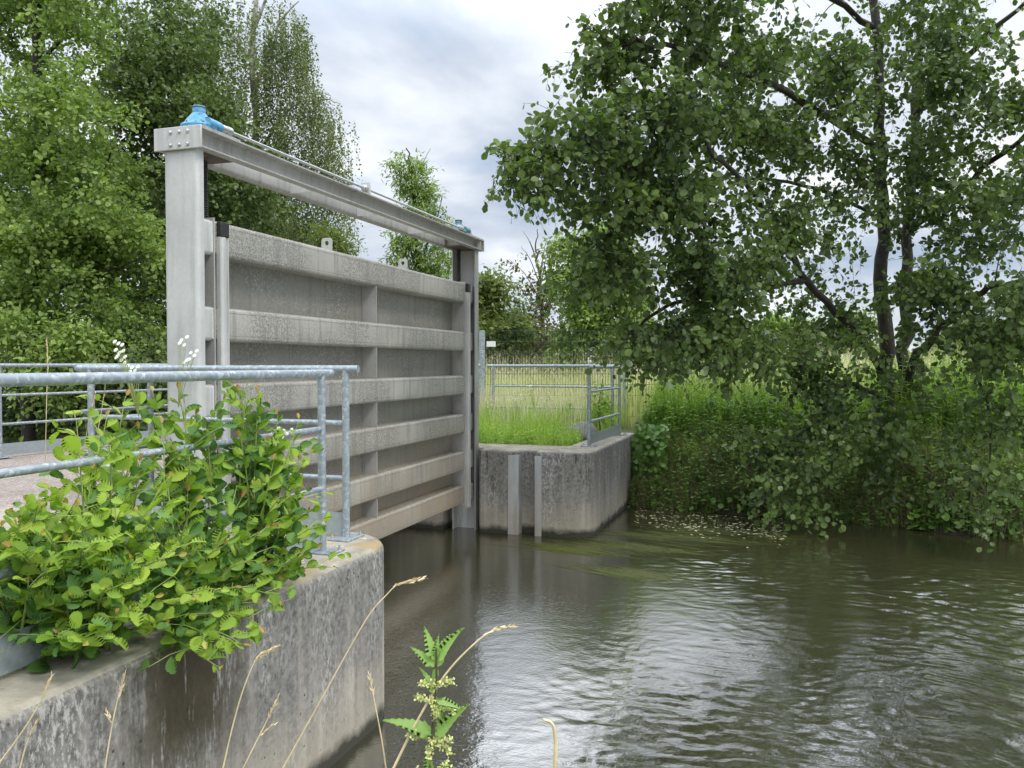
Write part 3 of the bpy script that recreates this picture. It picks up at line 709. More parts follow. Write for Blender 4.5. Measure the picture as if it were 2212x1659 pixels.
# boulder behind the toe board
bm = bmesh.new(); bmesh.ops.create_icosphere(bm, subdivisions=3, radius=1)
for v in bm.verts:
    n = .86 + .2 * math.sin(v.co.x * 2.7 + 1) * math.cos(v.co.y * 3.1) + .06 * math.sin(v.co.z * 5 + v.co.x * 4)
    v.co = Vector((v.co.x * .34 * n, v.co.y * .24 * n, v.co.z * .22 * n))
me = bpy.data.meshes.new('boulder'); bm.to_mesh(me); bm.free(); me.materials.append(simple('grey_stone', (.22, .22, .22), .9, 0, .3, 5))
for pl in me.polygons: pl.use_smooth = True
bo = bpy.data.objects.new('boulder', me); COL.objects.link(bo); bo.location = (-2.95, 12.2, 1.13); tag(bo, 'grey boulder in the grass behind the far toe board', 'boulder')

# ------------------------------------------------------------------ trees
def catmull(pts, k=5):
    P = np.array(pts, float)
    if len(P) < 3: return np.linspace(P[0], P[-1], k * 2)
    E = np.vstack([2 * P[0] - P[1], P, 2 * P[-1] - P[-2]]); out_ = []
    for i in range(1, len(E) - 2):
        for t in np.linspace(0, 1, k, endpoint=False):
            a, b, c, d = E[i - 1], E[i], E[i + 1], E[i + 2]
            out_.append(.5 * (2 * b + (c - a) * t + (2 * a - 5 * b + 4 * c - d) * t * t + (3 * b - a - 3 * c + d) * t ** 3))
    out_.append(P[-1]); return np.array(out_)
def tree(name, label, skel, clumps, mleaf, mbark, cat='tree', group=None, leaf=.08, T=T_ROUND, nsh=5, lps=7, shl=.35, droop=.35,
         twig_sides=3, up=.5, hang=0.0, aspect=1.0, twig_r=.005, ground=None, maxtwig=9, shoot_geo=False, upn=.6, keep=1.0, sub=0, subr=.2):
    base = skel[0][0][0]
    th = thing(name, base, label, cat, group)
    mbk = MB(); nodes = []; nrad = []
    for pts, r0, r1 in skel:
        c = catmull(pts); c = c + np.concatenate([[np.zeros(3)], RNG.normal(size=(len(c) - 1, 3)) * min(.03, r0 * .35)])
        rr = np.linspace(r0, r1, len(c)); mbk.tube(c, rr, 8 if r0 > .05 else 6)
        dd = np.concatenate([[0], np.cumsum(np.linalg.norm(np.diff(c, axis=0), axis=1))])
        s = np.arange(dd[-1] * .18, dd[-1], .12)
        nodes.append(np.stack([np.interp(s, dd, c[:, i]) for i in range(3)], 1)); nrad.append(np.interp(s, dd, rr))
    NN = np.concatenate(nodes); NR = np.concatenate(nrad)
    tg = []
    for c, rad, n in clumps:
        d = rnd_dir(n) * (RNG.random((n, 1)) ** .42); pp = np.asarray(c) + d * np.asarray(rad)
        if sub and n > 6:
            m_ = max(2, n // sub); pp = pp[np.arange(n) % m_] + RNG.normal(size=(n, 3)) * np.array([1, 1, .6]) * subr
        tg.append(pp)
    tg = np.concatenate(tg); tg = tg[RNG.random(len(tg)) < keep]
    if ground is not None: tg[:, 2] = np.maximum(tg[:, 2], ground)
    dist = np.array([np.min(((NN - q) ** 2).sum(1)) for q in tg]); tg = tg[np.argsort(dist)]
    cap = len(NN) + 6 * len(tg) + 10
    A = np.zeros((cap, 3)); A[:len(NN)] = NN; AR = np.zeros(cap); AR[:len(NN)] = NR; n = len(NN)
    tw = []
    for q in tg:
        dd = ((A[:n] - q) ** 2).sum(1); i = int(dd.argmin()); p0 = A[i]; L = math.sqrt(dd[i]) + 1e-6
        if L > maxtwig: continue
        rr = min(AR[i] * .7, .004 + L * .012); t = np.linspace(0, 1, 5)[:, None]
        mid = (p0 + q) / 2 + np.array([0, 0, up * .25 * L]) + RNG.normal(size=3) * L * .08
        c = (1 - t) ** 2 * p0 + 2 * t * (1 - t) * mid + t * t * q
        mbk.tube(c, np.linspace(max(rr, .003), .0022, 5) if twig_r else .004, twig_sides, caps=False)
        A[n:n + 4] = c[1:]; AR[n:n + 4] = np.linspace(rr, .004, 5)[1:]; n += 4
        tw.append(c)
    TW = np.array(tw); m = len(TW)
    # shoots
    k = nsh; tt = RNG.random((m, k)) * .65 + .35; tt[:, 0] = 1
    seg = np.minimum((tt * 4).astype(int), 3); fr_ = tt * 4 - seg
    I = np.arange(m)[:, None]; a = TW[I, seg]; b = TW[I, seg + 1]
    S0 = (a + (b - a) * fr_[..., None]).reshape(-1, 3)
    dirs = norm((b - a).reshape(-1, 3)) * .6 + rnd_dir(m * k) * .9 + np.array([0, 0, -droop])
    if hang: dirs = dirs * (1 - hang) + np.array([0, 0, -1.0]) * hang
    dirs = norm(dirs); SL = shl * (.6 + .8 * RNG.random(m * k))
    lt = (np.arange(lps) + RNG.random((m * k, lps)) * .8) / lps
    sag = -.35 * (lt ** 2) * SL[:, None]
    P = S0[:, None] + dirs[:, None] * (lt * SL[:, None])[..., None]; P[..., 2] += sag
    P = P.reshape(-1, 3); D = np.repeat(dirs, lps, 0)
    nl = len(P)
    LD = norm(D * .5 + rnd_dir(nl) * .85 + np.array([0, 0, -.35]))
    LN = norm(rnd_dir(nl) * (1 - upn) + np.array([.15, -.25, 1.0]) * upn)
    S = leaf * (.45 + .9 * RNG.random(nl))
    Vv, Qq = leaves(P + LD * leaf * .15, LD, LN, S, T, S * aspect)
    if shoot_geo:
        for i in range(len(S0)):
            e = S0[i] + dirs[i] * SL[i]; e[2] -= .35 * SL[i]; mdd = S0[i] + dirs[i] * SL[i] * .5; mdd[2] -= .09 * SL[i]
            mbk.tube([S0[i], mdd, e], [.003, .0022, .0015], 3, caps=False)
    mbk.build('trunk', mbark, th, ang=60)
    quad_obj('crown', Vv, Qq, mleaf, th)
    return th
def C(x, y, d, rx, ry, rd, n):
    """an ellipsoid of foliage: picture radii become metres at its own depth"""
    s = d / F_PX
    return (at(x, y, d), (rx * s * .97 + rd * .2, rd, ry * s), n)
def G(x, y, d, z=1.0):
    p = at(x, y, d); p[2] = z; return p

# the big alder on the right bank
A_ = lambda *p: [at(*q) for q in p]
sk = [([G(1928, 900, 13.3, .9)] + A_((1915, 760, 13.1), (1908, 560, 13), (1903, 330, 12.9), (1890, 60, 12.8), (1880, -260, 12.6)), .13, .05),
      ([G(1940, 900, 13.3, .95)] + A_((1952, 760, 13.2), (1960, 560, 13.2), (1972, 330, 13.2), (1985, 60, 13.3), (2000, -260, 13.3)), .11, .04),
      (A_((1920, 830, 13.1), (1850, 720, 12.3), (1740, 605, 11.3), (1690, 505, 10.8), (1620, 410, 10.2), (1560, 350, 9.6), (1490, 270, 9.2), (1400, 240, 9)), .06, .015),
      (A_((1490, 290, 9.2), (1380, 270, 8.9), (1280, 290, 8.6), (1180, 335, 8.3), (1095, 388, 8.2)), .02, .005),
      (A_((1903, 330, 12.9), (1700, 200, 11), (1500, 120, 9.8), (1350, 90, 9.3), (1262, 150, 9.1)), .06, .008),
      (A_((1908, 480, 13), (1800, 420, 12), (1640, 385, 10.8), (1540, 420, 10), (1420, 430, 9.4), (1270, 450, 9)), .03, .006),
      (A_((1740, 605, 11.3), (1600, 630, 10.4), (1450, 660, 9.8), (1370, 715, 9.5), (1325, 765, 9.4)), .04, .006),
      (A_((1925, 870, 13), (1830, 830, 12), (1760, 900, 11.2), (1700, 1010, 10.8), (1688, 1110, 10.6)), .045, .006),
      (A_((1935, 870, 13), (1990, 765, 12.2), (2060, 680, 11.2), (2150, 620, 10), (2240, 600, 9.2)), .075, .02),
      (A_((1965, 500, 13.2), (2080, 400, 12), (2200, 300, 11), (2300, 220, 10.5)), .06, .015),
      (A_((1978, 250, 13.2), (2080, 130, 12.5), (2190, 20, 12), (2300, -40, 11.6)), .06, .015),
      (A_((2060, 690, 11.2), (2110, 800, 10.4), (2140, 920, 9.9), (2130, 1060, 9.6)), .03, .006),
      (A_((1920, 860, 12.9), (1945, 900, 11.9), (1930, 1000, 11.2)), .03, .006),
      (A_((1890, 60, 12.8), (1720, -40, 11.5), (1520, -60, 10.5), (1400, -40, 10)), .05, .01)]
cl = [C(1115, 378, 8.25, 38, 18, .25, 20), C(1175, 340, 8.4, 50, 30, .3, 32), C(1255, 290, 8.6, 55, 38, .4, 42), C(1325, 275, 8.8, 55, 36, .45, 40),
      C(1290, 140, 9.2, 45, 28, .4, 28), C(1360, 95, 9.3, 55, 35, .4, 30), C(1390, 25, 9.4, 80, 45, .7, 52), C(1480, 20, 9.8, 110, 80, .8, 75), C(1440, 225, 9.0, 70, 38, .6, 46),
      C(1520, 200, 9.8, 100, 100, .9, 95), C(1430, 350, 9.2, 120, 80, .8, 78), C(1275, 425, 8.9, 30, 45, .3, 24), C(1385, 440, 9.2, 65, 45, .5, 36), C(1520, 440, 9.9, 110, 80, .8, 80),
      C(1640, 60, 10.6, 130, 110, 1, 85), C(1760, 190, 11.2, 140, 130, 1.2, 120), C(1620, 260, 10.5, 80, 80, .7, 40),
      C(1340, 570, 9.5, 90, 80, .7, 85), C(1500, 590, 9.8, 100, 85, .8, 90), C(1415, 720, 9.5, 70, 50, .6, 50), C(1500, 715, 9.9, 110, 65, .8, 76), C(1620, 740, 10.3, 80, 40, .7, 36), C(1600, 600, 10.4, 80, 55, .8, 44),
      C(1800, 400, 11.6, 120, 130, 1.2, 80), C(1860, 640, 12, 130, 90, 1.1, 70), C(1760, 760, 11.2, 110, 70, .9, 65), C(1880, 100, 12, 150, 150, 1.3, 120), C(1740, 540, 11.3, 80, 60, .8, 50), C(1710, 300, 11, 90, 60, .8, 40), C(1960, 370, 12.4, 80, 90, .9, 55), C(1640, 470, 10.8, 60, 40, .5, 22),
      C(2040, 230, 11.7, 140, 140, 1.3, 110), C(2140, 430, 10.6, 120, 110, 1.1, 100), C(2020, 480, 11.8, 110, 90, 1.1, 65), C(2050, 650, 10.7, 130, 90, 1.0, 95), C(2180, 660, 9.6, 80, 90, .8, 70), C(2130, 780, 9.9, 100, 60, .7, 45), C(2030, 20, 12.2, 150, 90, 1.2, 75), C(2190, 250, 10.8, 70, 80, .8, 45),
      C(1880, 830, 12, 80, 60, .7, 34), C(1770, 900, 11.2, 80, 70, .7, 46), C(1710, 1000, 10.8, 65, 60, .45, 42), C(1690, 1090, 10.6, 28, 35, .22, 16), C(1925, 960, 11.2, 75, 70, .5, 44), C(2150, 900, 9.8, 45, 80, .35, 32), C(2130, 1040, 9.6, 32, 45, .25, 14), C(1640, 940, 10.8, 50, 40, .4, 16), C(1990, 780, 11.6, 60, 35, .6, 14), C(1610, 800, 10.4, 60, 25, .4, 10)]
tree('alder_tree', 'large spreading alder on the right bank with branches drooping to the water', sk, cl, M_ALDER, M_BARK, leaf=.072, nsh=4, lps=6, shl=.27, shoot_geo=True, ground=.12, keep=.92, upn=.36, sub=8, subr=.2, up=.4)

# trees on the left, beyond the path
def auto_clumps(boxes, per, d, rd=1.3, rr=85):
    out_ = []
    for (x0, x1, y0, y1, n) in boxes:
        for _ in range(n):
            out_.append(C(random.uniform(x0, x1), random.uniform(y0, y1), d + random.uniform(-rd, rd), rr * random.uniform(.7, 1.25), rr * random.uniform(.5, .9), rd * .55, per))
    return out_
sk = [([G(60, 800, 14.5, 1.0)] + A_((70, 600, 14.5), (90, 350, 14.3), (80, 100, 14.2), (60, -200, 14)), .16, .05),
      (A_((70, 600, 14.5), (180, 450, 14), (240, 330, 13.6)), .05, .015), (A_((85, 350, 14.3), (-20, 200, 14), (-100, 100, 14)), .05, .02),
      (A_((75, 640, 14.5), (200, 600, 13.8), (300, 560, 13.4)), .04, .01), (A_((80, 150, 14.2), (150, 60, 14), (200, -20, 13.8)), .04, .01)]
tree('alder_tree', 'tall bushy light green tree at the left edge behind the railings', sk,
     auto_clumps([(-60, 150, -80, 300, 13), (100, 190, -60, 160, 3), (-60, 200, 250, 520, 13), (-60, 320, 480, 760, 17), (120, 270, 300, 520, 7)], 46, 14, 1.3), M_LEFT, M_BARK, leaf=.064, nsh=4, lps=9, shl=.36, droop=-.2, up=.8, upn=.5, sub=11, subr=.24, keep=.85)
sk = [([G(470, 810, 17, 1.0)] + A_((440, 600, 17), (400, 420, 17), (350, 250, 17), (330, 60, 17)), .14, .03),
      (A_((440, 600, 17), (520, 450, 16.6), (560, 330, 16.4)), .06, .015), (A_((400, 420, 17), (300, 350, 16.8), (240, 300, 16.6)), .05, .01), (A_((450, 640, 17), (330, 560, 16.5)), .04, .01)]
tree('broadleaf_tree', 'dark green tree standing behind the left steel column', sk,
     auto_clumps([(260, 410, 60, 260, 11), (300, 380, 20, 120, 3), (260, 520, 250, 480, 12), (280, 620, 460, 780, 16), (420, 560, 220, 400, 5)], 44, 17, 1.4, 75), M_LEFT2, M_BARK, leaf=.072, nsh=4, lps=9, shl=.40, droop=-.1, up=.8, upn=.45, sub=11, subr=.30, keep=.85)
# birch with hanging twigs
sk = [([G(590, 800, 20, 1.0)] + A_((585, 600, 20), (560, 350, 20), (545, 120, 20), (560, -150, 20)), .15, .04),
      (A_((560, 330, 20), (620, 240, 19.7), (700, 215, 19.5), (735, 225, 19.4)), .04, .008), (A_((550, 200, 20), (600, 60, 19.8), (645, 0, 19.6)), .05, .01),
      (A_((548, 140, 20), (460, 30, 19.8), (400, -20, 19.6)), .05, .01), (A_((575, 450, 20), (650, 370, 19.6), (720, 330, 19.4)), .04, .008), (A_((550, 60, 20), (600, -60, 19.8), (640, -120, 19.6)), .04, .01)]
bc = []
for (x, y, rx, ry, n) in [(470, 40, 60, 60, 46), (540, 60, 60, 70, 46), (610, 40, 45, 60, 46), (640, 110, 25, 60, 26), (500, 170, 60, 60, 46), (590, 180, 60, 60, 46), (560, 290, 70, 60, 60), (650, 270, 60, 50, 46), (710, 250, 34, 34, 26),
                          (690, 360, 50, 60, 46), (620, 400, 60, 60, 46), (720, 430, 26, 50, 20), (660, 480, 50, 40, 30), (540, 400, 60, 60, 40), (600, 520, 60, 50, 36), (230, -20, 60, 40, 20), (410, 110, 40, 50, 16), (710, 500, 25, 40, 12), (730, 300, 18, 40, 18), (735, 380, 14, 40, 12), (690, 200, 30, 20, 18), (640, 350, 40, 50, 30), (440, 20, 60, 40, 24), (640, 60, 30, 60, 26), (610, 120, 40, 50, 24), (660, 200, 40, 40, 24)]:
    bc.append(C(x, y, 19.7, rx, ry, .9, n))
tree('birch_tree', 'weeping birch with thin hanging twigs against the clouds left of centre', sk, bc, M_BIRCH, M_BIRCHBARK, leaf=.062, T=T_SMALL, nsh=5, lps=13, shl=1.15, droop=.6, hang=.8, up=1.0, upn=.35)
# darker fill behind
sk = [([G(250, 800, 24, 1.0)] + A_((240, 500, 24), (230, 300, 24)), .2, .05), (A_((240, 500, 24), (100, 380, 24)), .08, .02), (A_((240, 520, 24), (380, 420, 24)), .08, .02)]
tree('broadleaf_tree', 'dark tree mass far back at left between the two nearer trees', sk, auto_clumps([(-40, 330, 430, 780, 18), (120, 300, 300, 450, 5), (300, 480, 380, 780, 10)], 40, 24, 1.5, 75), M_LEFT2, M_BARK, leaf=.14, nsh=4, lps=6, shl=.5, T=T_SMALL, up=.8)
sk = [([G(560, 800, 27, 1.0)] + A_((560, 600, 27), (540, 450, 27)), .2, .05), (A_((560, 600, 27), (650, 500, 27)), .08, .02)]
tree('broadleaf_tree', 'rounded green tree seen in the gap under the top beam near the left column', sk, auto_clumps([(470, 720, 430, 780, 17), (640, 730, 520, 700, 4)], 38, 27, 1.6, 70), M_LEFT2, M_BARK, leaf=.15, nsh=4, lps=6, shl=.5, T=T_SMALL, up=.8)
# small willow just behind the gate leaf
sk = [([G(705, 700, 15, 1.0)] + A_((706, 600, 15), (712, 520, 15)), .03, .01), (A_((708, 570, 15), (750, 535, 15)), .015, .005)]
tree('willow_sapling', 'pale narrow-leaved willow top showing just above the gate leaf', sk, [C(705, 515, 15, 26, 25, .3, 24), C(735, 535, 15, 26, 16, .25, 18), C(712, 570, 15, 40, 30, .4, 24)], M_BRIGHT, M_TWIG, leaf=.11, T=T_POINT, aspect=.45, nsh=4, lps=7, shl=.25, droop=-.5, up=.6)
# mid tree between gate and clouds
sk = [([G(905, 800, 30, 1.0)] + A_((905, 620, 30), (900, 480, 30), (890, 380, 30), (878, 320, 30)), .14, .02), (A_((905, 600, 30), (880, 520, 30), (858, 460, 30)), .06, .01), (A_((905, 580, 30), (935, 500, 30), (955, 430, 30)), .06, .01), (A_((890, 400, 30), (915, 350, 30), (930, 320, 30)), .02, .005)]
tree('ash_tree', 'loose airy tree seen through the open frame just right of its middle', sk, [C(868, 350, 30, 18, 22, .5, 22), C(905, 360, 30, 22, 18, .5, 22), C(890, 400, 30, 30, 22, .6, 36), C(920, 420, 30, 30, 22, .6, 30), C(900, 460, 30, 38, 28, .8, 44), C(940, 480, 30, 28, 30, .7, 30), C(870, 510, 30, 24, 26, .6, 28), C(905, 550, 30, 55, 35, 1, 60), C(950, 560, 30, 35, 35, .8, 36), C(862, 560, 30, 18, 16, .4, 14), C(920, 610, 30, 70, 35, 1, 60)],
     M_LEFT, M_BARK, leaf=.16, T=T_POINT, aspect=.8, nsh=4, lps=6, shl=.45, up=.8)
# half bare tree
sk = [([G(1175, 790, 26, 1.0)] + A_((1170, 680, 26), (1162, 600, 26), (1158, 540, 26), (1165, 490, 26)), .09, .008)]
for (x, y) in ((1100, 560), (1110, 610), (1125, 530), (1185, 510), (1205, 560), (1095, 650), (1130, 500), (1210, 620), (1145, 520), (1195, 530)):
    sk.append((A_((1168, y + 90 if y < 600 else 700, 26), ((x + 1165) / 2, y + 30, 26), (x, y, 26 + random.uniform(-.6, .6))), .02, .004))
tree('bare_topped_tree', 'thin tree with bare twiggy top in front of the clouds, right of the gate', sk, [C(1125, 620, 26, 40, 14, .6, 12), C(1190, 550, 26, 22, 22, .5, 12), C(1160, 650, 26, 45, 45, .8, 40), C(1200, 620, 26, 30, 40, .8, 30), C(1110, 560, 26, 16, 16, .4, 5), C(1175, 710, 26, 50, 40, .9, 46)], M_OLIVE, M_TWIG, leaf=.13, T=T_SMALL, nsh=3, lps=5, shl=.4, up=.5)
def bushy(label, x, d, boxes, m, per=30, leaf=.14, rd=1.2, rr=45, name='shrub', cat='shrub', group='shrubs beyond the meadow'):
    ytop = min(b[2] for b in boxes)
    sk_ = [([G(x, 790, d, 1.0)] + A_((x, 740, d), (x + 5, (ytop + 760) / 2, d), (x - 4, ytop + 25, d)), .10, .02), (A_((x, 745, d), (x + 40, 710, d)), .05, .01), (A_((x, 745, d), (x - 40, 710, d)), .05, .01)]
    return tree(name, label, sk_, auto_clumps(boxes, per, d, rd, rr), m, M_BARK, cat, group, leaf=leaf, nsh=4, lps=6, shl=.45, T=T_SMALL, up=.7, ground=.9)
bushy('bright green bush directly right of the far steel column', 1055, 24, [(1030, 1075, 600, 760, 7), (1040, 1110, 680, 770, 6)], M_BRIGHT, 34)
bushy('low olive bush under the bare-topped tree', 1140, 30, [(1090, 1210, 680, 770, 10)], M_OLIVE, 34, .17)
bushy('tall green tree behind the alder tips, right of the bare-topped tree', 1250, 22, [(1215, 1330, 480, 770, 17), (1300, 1370, 600, 770, 7)], M_LEFT, 34, .13, name='broadleaf_tree', cat='tree', group='trees beyond the meadow')
bushy('dark bush behind the wire fence at its right end', 1450, 26, [(1350, 1560, 690, 780, 12)], M_LEFT2, 34, .16)
bushy('broad distant bush seen under the alder branches', 1680, 34, [(1540, 1830, 690, 780, 15)], M_LEFT, 36, .2)
bushy('distant hedge bush near the right edge behind the alder', 2020, 32, [(1840, 2240, 700, 790, 18)], M_BRIGHT, 36, .2)
bushy('low bush behind the gate seen between its right edge and the ash', 985, 28, [(930, 1010, 640, 780, 7)], M_LEFT, 30, .16)
bushy('shaded bush at the left edge beyond the path', 60, 12.6, [(-40, 170, 700, 850, 8)], M_LEFT, 40, .085, .6, 50, group='shrubs beyond the path')
bushy('shaded bush behind the short railing left of the column', 260, 13.6, [(160, 400, 700, 900, 14)], M_LEFT2, 42, .09, .7, 55, group='shrubs beyond the path')
bushy('dark bush at the far left behind the toe board', 40, 14.6, [(-60, 160, 800, 930, 9)], M_LEFT2, 42, .09, .7, 55, group='shrubs beyond the path')

# ------------------------------------------------------------------ near alder sapling on the wall
sap = thing('alder_sapling', (-2.62, 3.2, DECK), 'leafy light green alder sapling growing through the nearest railing', 'sapling')
sroots = [(-2.58, 2.55), (-2.52, 2.9), (-2.6, 3.2), (-2.55, 3.5), (-2.62, 3.75), (-2.75, 2.4), (-2.9, 3.3), (-2.85, 2.9)]
tips = [(515, 850, 4.2), (540, 900, 4.2), (470, 930, 4.1), (575, 960, 4.2), (400, 880, 3.9), (340, 1000, 3.6), (235, 960, 3.4), (645, 1000, 4.3), (660, 1110, 4.1), (680, 1180, 4.0), (535, 820, 4.25), (385, 845, 3.9), (560, 850, 4.2), (330, 850, 3.8), (270, 860, 3.8), (230, 905, 3.4), (165, 910, 3.3), (480, 870, 4.0), (665, 985, 4.2), (620, 960, 4.3), (645, 910, 4.5), (60, 1090, 3.0), (110, 1060, 3.1), (30, 1110, 2.9), (590, 1000, 4.0),
        (650, 1060, 4.0), (690, 1130, 4.0), (715, 1225, 4.0), (640, 1210, 3.8), (600, 1290, 3.6), (560, 1350, 3.4), (470, 1440, 3.15), (520, 1390, 3.25), (440, 1380, 3.1), (250, 1330, 2.95), (120, 1370, 2.8), (180, 1390, 2.8), (60, 1250, 2.8), (30, 1180, 2.8),
        (450, 960, 3.9), (380, 980, 3.7), (300, 1000, 3.5), (200, 1020, 3.3), (130, 1080, 3.1), (300, 1110, 3.2), (420, 1090, 3.4), (520, 1080, 3.7), (580, 1140, 3.7), (480, 1180, 3.4), (380, 1200, 3.1), (280, 1210, 3.0), (180, 1180, 2.9), (100, 1150, 2.8),
        (330, 1290, 3.0), (420, 1290, 3.1), (500, 1270, 3.3), (230, 1270, 2.9), (560, 1210, 3.5), (80, 1100, 2.9), (350, 920, 3.7), (420, 900, 3.9), (600, 1080, 3.9), (360, 1340, 3.1), (150, 1290, 2.85), (520, 950, 4.0), (600, 900, 4.3), (300, 930, 3.6), (40, 1120, 3.0), (0, 1140, 2.85)]
for _ in range(62):
    x = random.uniform(-40, 640); lo = np.interp(x, [0, 250, 450, 640], [1240, 1300, 1380, 1220]); hi = np.interp(x, [0, 150, 400, 640], [1150, 1060, 930, 1080])
    y = random.uniform(hi, lo); tips.append((x, y, np.interp(x, [0, 640], [2.95, 4.0]) + random.uniform(-.2, .35) + (1200 - y) / 1200 * .5))
st = MB(); LP, LDir, LNor, LS, LY = [], [], [], [], []
camp = np.array([0, 0, EYE])
for k, (x, y, d) in enumerate(tips):
    q = at(x, y, d)
    r = min(sroots, key=lambda s: (s[0] - q[0]) ** 2 + (s[1] - q[1]) ** 2 + random.random() * .25)
    b = np.array([r[0] + random.uniform(-.05, .05), r[1] + random.uniform(-.08, .08), DECK - .02])
    L = np.linalg.norm(q - b)
    mid = (b + q) / 2 + np.array([0, 0, .16 * L]) + RNG.normal(size=3) * .04
    t = np.linspace(0, 1, 9)[:, None]; c = (1 - t) ** 2 * b + 2 * t * (1 - t) * mid + t * t * q
    st.tube(c, np.linspace(.0065, .0018, 9), 5, caps=False)
    # leaves along the outer part of the stem, alternate, with little side shoots
    cum = np.concatenate([[0], np.cumsum(np.linalg.norm(np.diff(c, axis=0), axis=1))]); tot = cum[-1]
    def pt(s): return np.array([np.interp(s, cum, c[:, i]) for i in range(3)])
    s = tot; i = 0
    span = min(tot * .85, .62)
    while s > tot - span:
        p = pt(s); tan = norm(pt(min(s + .01, tot)) - pt(s - .02)); side = norm(np.cross(tan, [0, 0, 1.0])) * (1 if i % 2 else -1)
        age = (tot - s) / .5
        ldir = norm(tan * (.75 - .3 * min(age, 1)) + side * (.55 + .25 * random.random()) + RNG.normal(size=3) * .28 + np.array([0, 0, .12 - .35 * min(age, 1)]))
        sz = (.030 + .060 * min(1, age * 2.0 + .15)) * random.uniform(.65, 1.25)
        if i == 0: sz = .035; ldir = norm(tan + RNG.normal(size=3) * .2)
        LP.append(p + ldir * .012); LDir.append(ldir); LS.append(sz)
        LNor.append(norm(np.array([.35, -.45, 1.0]) * .8 + RNG.normal(size=3) * .42)); LY.append(age if i else -1)
        st.tube([p, p + ldir * .014], [.0016, .001], 3, caps=False)
        if i % 3 == 2 and s > tot - span * .9:
            sd = norm(side * .9 + tan * .6 + RNG.normal(size=3) * .25); ll = random.uniform(.08, .2); e = p + sd * ll + np.array([0, 0, .01])
            st.tube([p, (p + e) / 2 + [0, 0, .01], e], [.0022, .0018, .001], 4, caps=False)
            for j in range(3):
                pp = p + (e - p) * (.45 + .27 * j); ld = norm(sd * .6 + RNG.normal(size=3) * .5 + [0, 0, -.1])
                LP.append(pp); LDir.append(ld); LS.append(random.uniform(.03, .075)); LNor.append(norm(np.array([.35, -.45, 1.0]) * .8 + RNG.normal(size=3) * .42)); LY.append(.3 + age)
        s -= random.uniform(.028, .05); i += 1
st.build('stems', M_GSTEM, sap, ang=70)
LP, LDir, LNor, LS, LY = map(np.array, (LP, LDir, LNor, LS, LY))
for nm, mk, mm in (('young_leaves', LY < 0, M_YOUNG), ('fresh_leaves', (LY >= 0) & (LY < .62), M_SAP), ('older_leaves', LY >= .62, M_SAPOLD)):
    vs = []; kk = np.where(mk)[0]; grp = RNG.integers(0, 3, len(kk))
    for gi, TT in enumerate((T_SER, T_SER2, T_SER3)):
        q_ = kk[grp == gi]; vs.append(leaves(LP[q_], LDir[q_], LNor[q_], LS[q_], TT, LS[q_] * (RNG.uniform(.8, 1.02, len(q_)) if nm != 'young_leaves' else .75)))
    Vv, Qq = merge(vs)
    quad_obj(nm, Vv, Qq, mm, sap, smooth=False)
print('sapling leaves', len(LP))

# ------------------------------------------------------------------ ground plants
def scatter(n, xr, yr, keep=None):
    P = np.stack([RNG.uniform(*xr, n), RNG.uniform(*yr, n)], 1)
    if keep is not None: P = P[keep(P[:, 0], P[:, 1])]
    z = ground_h(P[:, 0], P[:, 1]); return np.column_stack([P, z])
def blades(P, h, w, lean=.3, bend=.5):
    """curved two-segment blades"""
    n = len(P); d = rnd_dir(n); d[:, 2] = 0; d = norm(d); hh = h * (.5 + .8 * RNG.random(n)); ln = lean * RNG.random(n)
    top = P + np.column_stack([d[:, 0] * ln * hh, d[:, 1] * ln * hh, hh])
    mid = P + (top - P) * .55 - np.column_stack([d[:, :2] * (ln * hh * bend * .4)[:, None], np.zeros(n)])
    s = rnd_dir(n); s[:, 2] = 0; s = norm(s) * .35 + RGT; s = norm(s) * (w / 2)
    V = np.stack([P - s, P + s, mid + s * .8, mid - s * .8, top + s * .12, top - s * .12], 1).reshape(-1, 3)
    Q = (np.arange(n)[:, None, None] * 6 + np.array([(0, 1, 2, 3), (3, 2, 4, 5)])[None]).reshape(-1, 4)
    return V, Q
def herbs(P, h, pairs=9, leaf=.08, T=T_POINT, aspect=1.0, lean=.2):
    """upright leafy herbs: leaf pairs up a stem"""
    n = len(P); hh = h * (.55 + .65 * RNG.random(n)); d = rnd_dir(n); d[:, 2] = 0
    t = np.linspace(.12, 1, pairs)[None, :, None] + RNG.uniform(-.03, .03, (n, pairs, 1))
    base = P[:, None] + np.concatenate([d[:, None, :2] * lean * t ** 2 * hh[:, None, None], t * hh[:, None, None]], 2)
    az = (np.arange(pairs)[None] * (math.pi / 2) + RNG.uniform(0, 6.28, (n, 1)) + RNG.normal(size=(n, pairs)) * .25)
    parts = []
    for s in (0, math.pi):
        D = np.stack([np.cos(az + s), np.sin(az + s), RNG.uniform(-.35, .35, az.shape)], -1)
        S = leaf * (1.15 - .7 * t[..., 0]) * RNG.uniform(.75, 1.25, az.shape)
        parts.append(leaves(base.reshape(-1, 3), D.reshape(-1, 3), np.tile([0, -.15, 1.0], (n * pairs, 1)) + RNG.normal(size=(n * pairs, 3)) * .2, S.ravel(), T, S.ravel() * aspect))
    w = np.tile(RGT * .004, (n, 1)); top = base[:, -1]; mid = base[:, pairs // 2]
    V = np.stack([P - w, P + w, mid + w, mid - w, top + w * .5, top - w * .5], 1).reshape(-1, 3)
    Q = (np.arange(n)[:, None, None] * 6 + np.array([(0, 1, 2, 3), (3, 2, 4, 5)])[None]).reshape(-1, 4)
    return merge(parts + [(V, Q)])
def stuff(name, VQ, m, label, cat):
    o = quad_obj(name, VQ[0], VQ[1], m); tag(o, label, cat, None, 'stuff'); return o

